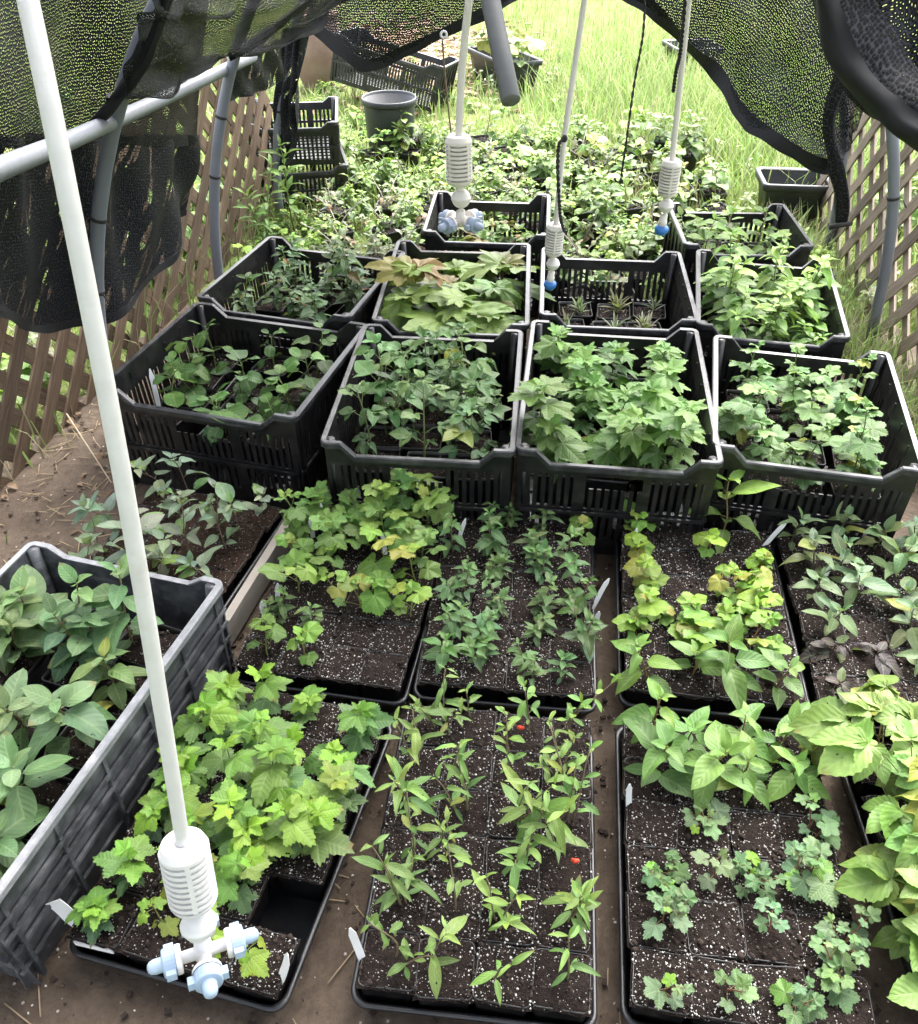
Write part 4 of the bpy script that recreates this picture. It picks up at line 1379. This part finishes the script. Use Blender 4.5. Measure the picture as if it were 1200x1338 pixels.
rows_ = [[roof_pt(Yk, R(a)) for a in (56, 66, 78, 90, 102, 114, 124)] for Yk in (-1.0, 0, 1.0, 2.0, 2.8, 3.55)]  # net carried forward past the camera, unseen, added to darken the interior
sheet('net', rows_, M_ROOF, shroof, 60, 60, .008, (3, 3), 51)
for s_a in ((54, 44, 32, 20, 8), (126, 136, 148, 160, 172)):
    rows_ = [[roof_pt(Yk, R(a)) for a in s_a] for Yk in (-1.0, -.3, .35, .95)]
    sheet('side_net', rows_, M_ROOF, shroof, 30, 40, .008, (3, 3), 52)


# ------------------------------------------------------------------ sprayers
def sprayer(label, top_pts, base, D, axis, nozzles, white, nozmat, single=False, spin=0.0, tube_r=None):
    """hangs at base (where the tube enters the weight); D = weight diameter; axis points down"""
    t = thing('hanging_sprayer', label, 'sprayer', base, 0, 'hanging mist sprayers on riser tubes')
    ax = Vector(axis).normalized()
    q = Vector((0, 0, -1)).rotation_difference(ax).to_matrix().to_4x4() @ Matrix.Rotation(spin, 4, 'Z')
    r = D / 2
    tr = tube_r or r * .31
    m = MB()
    pts = [Vector(p) - base for p in top_pts] + [Vector((0, 0, 0)) + ax * .01 * D / .039]
    m.tube([cr([np.array(p) for p in pts], i / 24) for i in range(25)], tr, n=14)
    m.build('riser_tube', white, t)
    k = D / .039
    wl = .070 * k
    m = MB()
    prof = [(tr * 1.12, -.012 * k), (tr * 1.15, -.001 * k), (r * .62, .001 * k), (r * .86, -.002 * k), (r * .97, -.007 * k)]
    nring = 9
    z = -.0085 * k
    st = (wl - .017 * k) / nring
    for i in range(nring):
        prof += [(r, z), (r, z - st * .56), (r * .70, z - st * .62), (r * .70, z - st * .96)]
        z -= st
    prof += [(r, z), (r * .93, z - .004 * k), (r * .70, z - .008 * k), (r * .34, z - .010 * k), (r * .30, z - .016 * k)]
    m.lathe(prof, 36, q)
    for a in range(4):
        Mq = q @ Matrix.Rotation(a * math.pi / 2, 4, 'Z')
        m.box(r * .76, r * 1.005, -r * .10, r * .10, z + .001 * k, -.008 * k, M=Mq)
    m.build('weight', white, t, False)
    zb = z - .028 * k
    rb = .0142 * k
    m = MB()
    pr_ = [(max(.0005, rb * math.sin(a)), zb + rb * math.cos(a)) for a in np.linspace(.12, math.pi - .12, 19)]
    pr_ = pr_[:9] + [(rb * 1.05, zb + .0015 * k), (rb * 1.05, zb - .0015 * k)] + pr_[10:]
    m.lathe([(r * .29, z - .012 * k)] + pr_ + [(r * .30, zb - .018 * k), (r * .30, zb - .026 * k)], 28, q @ Matrix.Translation((.002 * k, 0, 0)))
    m.build('check_valve', white, t)
    zc = zb - .034 * k
    m = MB()
    m.lathe([(.0068 * k, zc + .016 * k), (.0075 * k, zc + .006 * k), (.0085 * k, zc + .004 * k), (.0085 * k, zc - .005 * k), (.006 * k, zc - .0065 * k), (.0005, zc - .007 * k)], 20, q)
    if not single:
        for a in range(4):
            Mq = q @ Matrix.Translation((0, 0, zc)) @ Matrix.Rotation(a * math.pi / 2, 4, 'Z') @ Matrix.Rotation(math.pi / 2, 4, 'Y')
            m.lathe([(.0052 * k, .004 * k), (.0052 * k, .018 * k), (.0115 * k, .0182 * k), (.0122 * k, .0195 * k), (.0122 * k, .0225 * k)], 20, Mq)
    m.build('cross_fitting', white, t)
    if single:
        m = MB()
        m.lathe([(.006 * k, zc - .004 * k), (.013 * k, zc - .008 * k), (.0145 * k, zc - .013 * k), (.0135 * k, zc - .018 * k), (.009 * k, zc - .024 * k), (.0005, zc - .026 * k)], 22, q)
        m.build('nozzle', nozmat, t)
    else:
        for a in range(4):
            Mq = q @ Matrix.Translation((0, 0, zc)) @ Matrix.Rotation(a * math.pi / 2, 4, 'Z') @ Matrix.Rotation(math.pi / 2, 4, 'Y')
            m = MB()
            m.lathe([(.0095 * k, .0226 * k), (.0116 * k, .0228 * k), (.0116 * k, .0325 * k), (.0106 * k, .0335 * k), (.0066 * k, .0338 * k), (.0062 * k, .0345 * k)], 22, Mq)
            for s in (-1, 1):
                m.box(-.0035 * k, .0035 * k, s * .0108 * k, s * .0162 * k, .0235 * k, .0315 * k, M=Mq) if s > 0 else m.box(-.0035 * k, .0035 * k, -.0162 * k, -.0108 * k, .0235 * k, .0315 * k, M=Mq)
            nz = m.build('nozzle', nozmat, t, False)
            m = MB()
            m.lathe([(.0062 * k, .0336 * k), (.0062 * k, .040 * k), (.0052 * k, .0435 * k), (.003 * k, .0455 * k), (.0004, .046 * k)], 18, Mq)
            m.build('tip', nozmat, nz)
    return t


b1 = at(238, 1098, .385)
sprayer('white four-nozzle mist sprayer hanging near the camera on a long white tube', [at(-8, -190, .56), at(30, -30, .525), at(88, 250, .475), at(165, 650, .425), at(215, 950, .395)], b1, .0395, (.02, -.25, -1), 4, M_WHITE, M_NOZ, spin=R(-68), tube_r=.0056)
b2 = at(599, 176, 1.34)
sprayer('shade-toned white four-nozzle mist sprayer hanging over the oak-leaf crate', [at(626, -120, 1.38), at(613, 0, 1.36), at(604, 90, 1.35)], b2, .0395, (.03, -.05, -1), 4, M_WHITE_SHADED, M_NOZG, spin=R(45), tube_r=.0055)
b3 = at(879, 208, 1.77)
sprayer('shade-toned white mist sprayer with a blue tip hanging before the far-end crate', [at(910, -110, 1.8), at(900, 0, 1.79), at(889, 110, 1.78)], b3, .0395, (-.01, 0, -1), 1, M_WHITE_SHADED, M_BLUE, True, tube_r=.0058)
b4 = at(727, 292, 1.87)
sprayer('shade-toned white mist sprayer with a blue tip and twisted black cord over the rosette crate', [at(777, -110, 1.95), at(764, 0, 1.93), at(738, 180, 1.89)], b4, .0395, (-.03, 0, -1), 1, M_WHITE_SHADED, M_BLUE, True, tube_r=.0058)


def cord(label, pts, r, mat, twist=True, knot=None):
    t = thing('hanging_twine', label, 'twine', pts[0], 0, 'cords hanging from the roof')
    pts = [Vector(p) - Vector(pts[0]) for p in pts]
    k = 90
    P = [Vector(cr([np.array(p) for p in pts], i / k)) for i in range(k + 1)]
    m = MB()
    if twist:
        for s in (0, math.pi):
            Q = [p + Vector((math.cos(i * .9 + s), math.sin(i * .9 + s), 0)) * r * .8 for i, p in enumerate(P)]
            m.tube(Q, r * .75, n=6)
    else:
        m.tube(P, r, n=6)
    m.build('strand', mat, t)
    if knot:
        m = MB()
        for a in range(3):
            p = P[knot[0]] + Vector((rng.uniform(-1, 1), rng.uniform(-.5, .5), rng.uniform(-1, 1))) * r * 1.5
            m.lathe([(max(.0004, r * 2.2 * math.sin(b)), r * 2.2 * math.cos(b)) for b in np.linspace(0, math.pi, 8)], 8, Matrix.Translation(p))
        m.build('knot', mat, t)
    return t


cord('twisted black cord knotted onto the tube of the sprayer above the rosette crate', [at(739, 182, 1.87), at(731, 188, 1.86), at(729, 220, 1.86), at(731, 260, 1.86), at(733, 285, 1.85), at(738, 303, 1.85)], .0028, M_STRING, True, (3,))
cord('long thin twisted black cord hanging free in the far opening', [at(843, -30, 2.3), at(841, 40, 2.3), at(829, 110, 2.3), at(818, 190, 2.3), at(811, 238, 2.3)], .0022, M_STRING)
cord('short black cord end hanging beside the right sprayer tube', [at(898, -30, 1.74), at(893, 30, 1.74), at(889, 70, 1.74), at(884, 92, 1.74), at(880, 120, 1.74)], .0026, M_STRING)
cord('thin brown cord hanging from the eyelet in the far cloth hem', [at(578, 46, 3.38), at(581, 90, 3.38), at(587, 150, 3.38), at(590, 176, 3.38)], .003, M_STRINGB, False)
m = MB()
p_ = at(580, 45, 3.36)
ring = [(.010 + .004 * math.cos(a), .004 * math.sin(a)) for a in np.linspace(0, 6.283, 9)]
m.lathe(ring, 16, Matrix.Translation(p_) @ Matrix.Rotation(R(80), 4, 'X'))
m.build('eyelet', M_WHITE, she)

# ------------------------------------------------------------------ ground
m = MB()
m.add([(-60, -20, -.012), (60, -20, -.012), (60, 140, -.012), (-60, 140, -.012)], [(0, 1, 2, 3)])
tag(m.build('ground', M_GROUND, smooth=False), kind='structure')


def patch(name, poly, z, mat, amp=0.0, step=.05, seed=0):
    """gently uneven patch of ground with a ragged outline"""
    rs = np.random.RandomState(seed)
    xs = [p[0] for p in poly]; ys = [p[1] for p in poly]
    nx = int((max(xs) - min(xs)) / step) + 1; ny = int((max(ys) - min(ys)) / step) + 1
    idx = {}; V = []; Fc = []

    def inside(x, y):
        c = False; n = len(poly)
        for i in range(n):
            (x1, y1), (x2, y2) = poly[i], poly[(i + 1) % n]
            if (y1 > y) != (y2 > y) and x < (x2 - x1) * (y - y1) / (y2 - y1) + x1: c = not c
        return c

    def vid(i, j):
        if (i, j) not in idx:
            x = min(xs) + i * step; y = min(ys) + j * step
            idx[(i, j)] = len(V)
            hh = amp * (math.sin(x * 9 + 1.3 * math.sin(y * 7)) * math.sin(y * 8 + x * 3) * .6 + .4 * math.sin(x * 23 + y * 17))
            V.append((x + rs.uniform(-.3, .3) * step, y + rs.uniform(-.3, .3) * step, z + hh))
        return idx[(i, j)]
    for i in range(nx):
        for j in range(ny):
            if inside(min(xs) + (i + .5) * step, min(ys) + (j + .5) * step):
                Fc.append((vid(i, j), vid(i + 1, j), vid(i + 1, j + 1), vid(i, j + 1)))
    mm = MB(); mm.add(V, Fc)
    return tag(mm.build(name, mat), kind='structure')


patch('dirt_floor', [(-1.35, -.3), (1.75, -.3), (1.45, 2.7), (1.0, 2.75), (-.6, 2.85), (-.95, 2.8), (-1.25, 1.6)], -.006, M_DIRT, .005, .04)

# ------------------------------------------------------------------ grass (one mass)
M_GRASS, t_, out_ = nt('grass_blade')
gc = N(t_, 'ShaderNodeAttribute', attribute_name='Col').outputs['Color']
pg = princ(t_, None, gc, 0.5, 0.3)
tg = N(t_, 'ShaderNodeBsdfTranslucent'); t_.links.new(gc, tg.inputs[0])
mg = N(t_, 'ShaderNodeMixShader'); mg.inputs[0].default_value = .3
t_.links.new(pg.outputs[0], mg.inputs[1]); t_.links.new(tg.outputs[0], mg.inputs[2]); t_.links.new(mg.outputs[0], out_.inputs[0])


def grass(name, n, sampler, hr, wr, cols_, seed):
    rs = np.random.RandomState(seed)
    x, y, dens = sampler(rs, n)
    n = len(x)
    az = rs.uniform(0, 2 * np.pi, n)
    h = rs.uniform(hr[0], hr[1], n) * dens
    w = rs.uniform(wr[0], wr[1], n)
    ben = rs.uniform(.15, .8, n) * h
    dx, dy = np.cos(az), np.sin(az)
    sx, sy = -dy, dx
    z0 = -.012
    V = np.zeros((n, 5, 3))
    for k, (f, ww) in enumerate(((0, 1), (0, -1), (.55, .8), (.55, -.8), (1, 0))):
        V[:, k, 0] = x + dx * ben * f ** 2 + sx * w * ww / 2
        V[:, k, 1] = y + dy * ben * f ** 2 + sy * w * ww / 2
        V[:, k, 2] = z0 + h * (f - .25 * f * f * (ben / np.maximum(h, 1e-4)))
    cols_ = np.array(cols_)
    ci = rs.randint(0, len(cols_), n)
    c = cols_[ci] * rs.uniform(.75, 1.25, (n, 1))
    me = bpy.data.meshes.new(name)
    base = np.arange(n) * 5
    Q = np.stack([base, base + 1, base + 3, base + 2], 1); T = np.stack([base + 2, base + 3, base + 4], 1)
    me.vertices.add(n * 5); me.vertices.foreach_set('co', V.reshape(-1).astype(np.float32))
    me.loops.add(n * 7)
    me.loops.foreach_set('vertex_index', np.concatenate([Q.ravel(), T.ravel()]).astype(np.int32))
    me.polygons.add(2 * n)
    me.polygons.foreach_set('loop_start', np.concatenate([np.arange(n) * 4, n * 4 + np.arange(n) * 3]).astype(np.int32))
    ct = me.attributes.new('Col', 'FLOAT_COLOR', 'POINT')
    cc = np.repeat(c, 5, 0)
    ct.data.foreach_set('color', np.concatenate([cc, np.ones((len(cc), 1))], 1).ravel().astype(np.float32))
    me.materials.append(M_GRASS)
    me.update(); me.validate()
    o = link(name, me)
    return tag(o, kind='stuff')


def vnoise(x, y, s, seed):
    return (np.sin(x * s + seed) * np.sin(y * s * 1.3 + seed * 2) + np.sin(x * s * 2.3 + y * s * 1.7 + seed) * .6 + 1.6) / 3.2


def in_bed(x, y):
    return (x > -.55) & (x < 1.15) & (y > 2.6) & (y < 4.5)


def s_main(rs, n):
    u = rs.uniform(0, 1, n)
    y = 2.2 + 9.5 * u ** 1.5
    x = rs.uniform(-1, 1, n) * (1.2 + y * .55) + .4
    k = ~((x > -.95) & (x < 1.35) & (y < 3.3)) & ~(in_bed(x, y) & (rs.uniform(0, 1, n) > .9))
    lft = -1.05 + .12 * (y - 2)
    k &= ~((x > lft - .22) & (x < 0) & (y < 2.9))
    k &= ~((x > lft) & (x < 1.4 + .1 * (y - 2)) & (y < 3.5))
    mul = ((x < -.0) & (y > 5.6) & (y < 8) & (x > -1.0)) & (rs.uniform(0, 1, n) > .25)
    k &= ~mul
    x, y = x[k], y[k]
    return x, y, .5 + .9 * vnoise(x, y, 2.3, 1.0)


G1 = [(.26, .34, .09), (.32, .37, .14), (.20, .30, .07), (.38, .37, .19), (.28, .36, .10), (.24, .34, .10), (.42, .37, .22), (.15, .24, .05)]
grass('grass', 75000, s_main, (.05, .15), (.003, .008), G1, 2)


def s_tall(rs, n):
    x = rs.normal(1.5, .55, n); y = rs.normal(5.2, .9, n)
    k = (y > 3.7) & ~in_bed(x, y)
    return x[k], y[k], np.ones(k.sum())


grass('tall_grass', 9000, s_tall, (.10, .26), (.004, .009), [(.17, .28, .06), (.22, .32, .09), (.26, .34, .11), (.34, .36, .18)], 3)


def s_edge(rs, n):
    f = rs.uniform(0, 1, n)
    side = rs.uniform(0, 1, n) < .55
    x = np.where(side, -1.22 + .45 * f + rs.normal(0, .07, n), 1.42 + .2 * f + rs.normal(0, .08, n))
    y = np.where(side, 1.5 + 2.2 * f, 1.7 + 2.2 * f)
    return x, y, np.ones(n)


grass('fence_grass', 420, s_edge, (.06, .24), (.003, .007), [(.10, .17, .04), (.15, .22, .06), (.22, .21, .11)], 4)

def s_side(rs, n):
    f = rs.uniform(0, 1, n)
    x = 1.12 + .10 * f + np.abs(rs.normal(0, .10, n)); y = 1.75 + 1.7 * f
    return x, y, np.ones(n)


grass('fence_grass', 1600, s_side, (.05, .17), (.003, .007), [(.15, .24, .06), (.22, .29, .09), (.26, .26, .14)], 7)

# weeds outside: broad leaves mixed in the lawn, too many to count
rw = random.Random(21)
wv = []
for k in range(10):
    st_, lf_ = make_plant(SPEC[('bed', 'grape', 'stick', 'spoon', 'bed')[k % 5]], rw, rw.uniform(.8, 1.3))
    wv.append((np.concatenate(st_.v), st_.f, np.concatenate(st_.c), np.concatenate(lf_.v), lf_.f, np.concatenate(lf_.a), np.concatenate(lf_.c)))
ms_ = MB()
n_ = 0
while n_ < 1050:
    y = rw.uniform(2.72, 4.8) if rw.random() < .7 else rw.uniform(3.3, 6.6); x = rw.uniform(-.75, 1.35) if y < 4.6 and rw.random() < .75 else rw.uniform(-2.2, 2.2) * (.5 + y * .12)
    if (-.13 < x < .34 and y < 3.14) or (.66 < x < 1.14 and y < 3.04) or (x < -.85 and y < 3.5) or (x > .75 and y > 3.3 and rw.random() < .8):
        continue
    V1, F1, C1, V2, F2, A2, C2 = wv[rw.randrange(10)]
    M = Matrix.Translation((x, y, .06 * rw.random() if in_bed(np.array(x), np.array(y)) else -.01)) @ Matrix.Rotation(rw.uniform(0, 6.28), 4, 'Z') @ Matrix.Scale(rw.uniform(.3, .7), 4)
    kk = rw.uniform(.9, 1.6)  # lifts the leaf colours: bright haze painted into the far weeds
    ms_.add(xf(V1, M), F1, 1, None, C1)
    ms_.add(xf(V2, M), F2, 0, A2, C2 * kk)
    n_ += 1
for k in range(120):   # along the outside of the fences
    s = rw.random() < .5
    f = rw.random()
    x, y = (-1.35 + .5 * f - abs(rw.gauss(0, .25)), 1.4 + 2.4 * f) if s else (1.55 + .2 * f + abs(rw.gauss(0, .25)), 1.7 + 2.3 * f)
    V1, F1, C1, V2, F2, A2, C2 = wv[rw.randrange(10)]
    M = Matrix.Translation((x, y, -.01)) @ Matrix.Rotation(rw.uniform(0, 6.28), 4, 'Z') @ Matrix.Scale(rw.uniform(.8, 1.6), 4)
    ms_.add(xf(V1, M), F1, 1, None, C1); ms_.add(xf(V2, M), F2, 0, A2, C2)
tag(ms_.build('weeds', [M_LEAF, M_STEM]), kind='stuff')

# ------------------------------------------------------------------ plants standing in the bed beyond the crates
r4 = random.Random(31)
bi = 0
BED = []
for j in range(8):
    cnt = 0
    y = 3.12 + j * .19
    for i in range(10):
        x = -.50 + i * .165 + .06 * (j % 2) + (y - 3.1) * .06
        if -.1 < x < .36 and y < 3.2: continue
        if x > .62 and y < 3.1: continue
        if r4.random() < .18: continue
        BED.append((x + r4.uniform(-.04, .04), y + r4.uniform(-.04, .04), f'{ORD[cnt]} from left in {ORD[j]} row of the bed beyond the crates')); cnt += 1
for where_, pts_ in (('between the two far-end crates', [(.40, 2.72), (.53, 2.70), (.36, 2.86), (.50, 2.86), (.60, 2.88), (.42, 3.0), (.56, 3.0)]),
                     ('left of the far-end strawberry crate', [(-.22, 2.86), (-.34, 2.9), (-.46, 2.92), (-.28, 3.02), (-.42, 3.06)])):
    pts_ = sorted(pts_)
    for q, (x, y) in enumerate(pts_):
        BED.append((x, y, f'{ORD[q]} from left of those {where_}'))
for x, y, wh_ in BED:
    pale = (x < .1 and y < 3.55) or r4.random() < .12
    kind = 'stick' if pale else ('bed' if r4.random() < .75 else 'grape')
    potted('potted_perennial', 'potted plant', ('pale-stemmed potted plant, ' if pale else 'leafy green potted plant, ') + wh_,
           'pots in the bed beyond the crates', (x, y, 0), r4.uniform(0, 6), kind, r4, True, round(r4.choice((.7, .8, .9)) * (1.4 if kind == 'grape' else 1), 1), False)

# tall weed at the left of the second row of crates
for lab, px, py, sc in (('tall weed with pointed leaves growing by the left lattice', 345, 330, .9), ('tall leafy weed growing before the far left hoop', 385, 300, 1.1)):
    g = ag(px, py, 0)
    st_, lf_ = make_plant(SPEC['weed'], r4, sc)
    t = thing('weed', lab, 'weed', (g.x, g.y, -.01), 0, 'tall weeds at the left lattice')
    st_.build('stem', M_STEM, t); lf_.build('foliage', M_LEAF, t)

# ------------------------------------------------------------------ things on the lawn
t = thing('nursery_pot', 'large round dark grey nursery pot standing on the grass', 'plant pot', ag(512, 207), 0)
m = MB()
m.lathe([(.0005, .004), (.098, .004), (.100, 0), (.102, .004), (.122, .265), (.122, .268), (.119, .268), (.098, .01), (.0005, .01)], 36)
m.build('body', M_BUCKET, t)
m = MB(); m.lathe([(.1215, .255), (.128, .253), (.130, .262), (.129, .276), (.126, .280), (.122, .278), (.120, .266)], 36); m.build('rim', M_BUCKET, t)
g = ag(506, 128)
g = ag(508, 150)
c_ = crate('black slotted crate lying tipped among weeds beyond the round pot', g.x, g.y + .25, R(-14), .62, .40, .24, .03, group='black crates on the lawn', pitch=(R(-6), R(13)), loc_z=.06)
g = ag(424, 262)
crate('lower crate of the small black stack on the grass by the left hoop', g.x - .10, g.y + .1, R(12), .36, .40, .17, .02, group='black crates on the lawn')
crate('upper crate of the small black stack on the grass by the left hoop', g.x - .11, g.y + .1, R(6), .36, .40, .17, .02, group='black crates on the lawn', loc_z=.174)
gp = ag(655, 116)


def planter(label, x, y, yaw, w, d, h):
    t = thing('planter_box', label, 'planter', (x, y, 0), yaw, 'black planters on the lawn')
    m = MB()
    m.loft(w, d, .02, [(.006, h - .01), (.03, .0)], 4)
    m.loft(w, d, .02, [(.010, h - .004), (.034, .012)], 4)
    m.build('basin', M_BUCKET, t)
    m = MB(); m.loft(w, d, .022, [(.0, h - .03), (-.006, h - .028), (-.008, h - .004), (-.004, h), (.006, h), (.012, h - .006)], 4, close_bottom=False)
    m.build('rim', M_BUCKET, t)
    for i in range(7):
        pass
    return t


planter('long black planter box with leafy rhubarb-like plants far out on the grass', gp.x + .02, gp.y + .18, R(25), .25, .52, .16)
for i, lab in enumerate(('rhubarb-like plant at the near end of the far planter box', 'rhubarb-like plant in the middle of the far planter box', 'rhubarb-like plant at the far end of the far planter box')):
    f = (i - 1) * .2
    x, y = gp.x + .02 - math.sin(R(25)) * f, gp.y + .18 + math.cos(R(25)) * f
    t = thing('rhubarb_plant', lab, 'plant', (x, y, .12), 0, 'plants in the far planter box')
    st_, lf_ = make_plant(SPEC['grape'], r4, 2.3)
    st_.build('stem', M_STEM, t); lf_.build('foliage', M_LEAF, t)
gq = ag(1030, 288)
planter('empty grey-black planter trough on the grass before the right lattice', gq.x + .02, gq.y + .09, R(-6), .27, .22, .15)
g = ag(418, 112)
t = thing('clay_urn', 'tall brown clay urn standing in the grass beyond the left hoop', 'urn', (g.x, g.y, 0))
m = MB(); m.lathe([(.09, 0), (.13, .08), (.15, .2), (.14, .32), (.12, .38)], 28); m.build('body', M_BROWN, t)
m = MB(); m.lathe([(.12, .37), (.14, .375), (.145, .40), (.12, .405), (.11, .39), (.10, .2)], 28); m.build('rim', M_BROWN, t)
g = ag(895, 95)
planter('small black planter half hidden behind the right swag', g.x + .05, g.y + .1, R(10), .3, .3, .15)
# bark chips
M_CHIP = plastic('bark_chip', (0.30, 0.19, 0.13), (0.42, 0.33, 0.26), 0.9, 0.8, 40)
m = MB()
rc_ = random.Random(4)
for k in range(1500):
    x = rc_.gauss(-.35, .38); y = rc_.gauss(6.8, .55)
    M = Matrix.Translation((x, y, rc_.uniform(-.008, .01))) @ Matrix.Rotation(rc_.uniform(0, 6.3), 4, 'Z') @ Matrix.Rotation(rc_.uniform(-.5, .5), 4, 'X')
    a = rc_.uniform(.015, .05)
    m.box(-a, a, -a * .35, a * .35, -.004, .004, M=M)
tag(m.build('bark_mulch', M_CHIP, smooth=False), kind='stuff')
# little debris on the dirt path: bark crumbs and perlite spilled between the trays
m = MB()
for k in range(2600):
    x, y = rc_.uniform(-.75, 1.0), rc_.uniform(.35, 1.6)
    s = rc_.choice((.0007, .001, .0014, .002, .003, .0045))
    M = Matrix.Translation((x, y, -.002)) @ Matrix.Rotation(rc_.uniform(0, 6.3), 4, 'Z')
    m.box(-s, s, -s * .7, s * .7, 0, s, 0 if (s > .0021 or rc_.random() < .7) else 1, M=M)
tag(m.build('spilled_crumbs', [M_CRUMB, M_PERL], smooth=False), kind='stuff')

# straw, dead leaves and clods lying on the dirt
M_STRAW = plastic('dry_straw', (0.30, 0.23, 0.14), (0.16, 0.11, 0.07), 0.9, 0.8, 60)
m = MB()
for k in range(420):
    if k % 3:
        x, y = rc_.uniform(-1.2, -.62), rc_.uniform(1.15, 2.3)
    else:
        x, y = rc_.uniform(-.7, 1.0), rc_.uniform(.35, 1.5)
    M = Matrix.Translation((x, y, -.001)) @ Matrix.Rotation(rc_.uniform(0, 6.3), 4, 'Z') @ Matrix.Rotation(rc_.uniform(-.06, .06), 4, 'Y')
    l_ = rc_.uniform(.008, .035)
    m.box(-l_, l_, -.0008, .0008, 0, .0013, 0, M=M)
for k in range(600):
    x, y = (rc_.uniform(-1.25, -.62), rc_.uniform(1.1, 2.4)) if k % 4 else (rc_.uniform(-.6, .9), rc_.uniform(.3, 1.5))
    r_ = rc_.choice((.0015, .002, .003, .004, .006))
    pr_ = [(max(.0003, r_ * math.sin(a) * rc_.uniform(.8, 1.2)), r_ * .55 * math.cos(a)) for a in np.linspace(0, math.pi, 5)]
    m.lathe(pr_, 6, Matrix.Translation((x, y, -.002)) @ Matrix.Rotation(rc_.uniform(0, 6), 4, 'Z') @ Matrix.Scale(rc_.uniform(.7, 1.5), 4, (1, 0, 0)), mat=1)
for k in range(70):
    x, y = rc_.uniform(-1.2, -.6), rc_.uniform(1.15, 2.2)
    V_, F_, A_ = LEAVES['broad'][k % 6]
    M = Matrix.Translation((x, y, .002)) @ Matrix.Rotation(rc_.uniform(0, 6.3), 4, 'Z') @ Matrix.Rotation(rc_.uniform(-.3, .3), 4, 'X') @ Matrix.Scale(rc_.uniform(.015, .04), 4)
    m.add(xf(V_, M), F_, 2, A_, (.15, .095, .05))
tag(m.build('ground_litter', [M_STRAW, M_DIRT, M_STEM]), kind='stuff')
# dry stems on the floor at the left lattice
for k, (pts, lab) in enumerate((([ag(95, 565), at(150, 640, 1.78), ag(180, 680)], 'dry grass stalk leaning on the dirt at the left lattice'),)):
    m = MB(); m.tube([p + Vector((0, 0, .01 + .05 * (i == 0))) for i, p in enumerate(pts)], .0022, .001, 5, c=(.42, .36, .26))
    tag(m.build('dry_stalk', M_STEM), lab, 'stalk')

# ------------------------------------------------------------------ world, sun, camera
w = bpy.data.worlds.new('World'); scene.world = w; w.use_nodes = True
wt = w.node_tree; wt.nodes.clear()
sky = wt.nodes.new('ShaderNodeTexSky'); sky.sky_type = 'NISHITA'; sky.sun_disc = False
SUN_EL, SUN_AZ = R(56), R(22)
sky.sun_elevation = SUN_EL; sky.sun_rotation = SUN_AZ
sky.air_density = 1.0; sky.dust_density = 5.0; sky.ozone_density = 1.0
bg = wt.nodes.new('ShaderNodeBackground'); bg.inputs[1].default_value = 0.15
wo = wt.nodes.new('ShaderNodeOutputWorld')
hs = wt.nodes.new('ShaderNodeHueSaturation'); hs.inputs['Saturation'].default_value = 0.35
wt.links.new(sky.outputs[0], hs.inputs['Color']); wt.links.new(hs.outputs[0], bg.inputs[0]); wt.links.new(bg.outputs[0], wo.inputs[0])
ld = bpy.data.lights.new('sun', 'SUN'); ld.energy = 1.1; ld.angle = R(65); ld.color = (1, .97, .93)
lo = bpy.data.objects.new('sun', ld); COL.objects.link(lo)
dv = Vector((math.sin(SUN_AZ) * math.cos(SUN_EL), math.cos(SUN_AZ) * math.cos(SUN_EL), math.sin(SUN_EL)))
lo.rotation_euler = dv.to_track_quat('Z', 'Y').to_euler()

cd = bpy.data.cameras.new('camera'); cd.sensor_fit = 'HORIZONTAL'; cd.sensor_width = 36; cd.lens = 36 * F / 1200
cd.clip_start = .02; cd.clip_end = 400
co = bpy.data.objects.new('camera', cd); COL.objects.link(co)
co.location = (0, 0, CAMH); co.rotation_euler = (math.pi / 2 - TH, 0, 0)
scene.camera = co

scene.render.engine = 'CYCLES'
scene.cycles.use_denoising = True
scene.cycles.transparent_max_bounces = 12
scene.cycles.max_bounces = 6
scene.cycles.diffuse_bounces = 3
scene.cycles.glossy_bounces = 2
scene.cycles.transmission_bounces = 4
scene.cycles.caustics_reflective = False; scene.cycles.caustics_refractive = False
scene.view_settings.view_transform = 'Standard'
scene.view_settings.look = 'None'
scene.view_settings.exposure = 2.93
scene.view_settings.gamma = 1.0
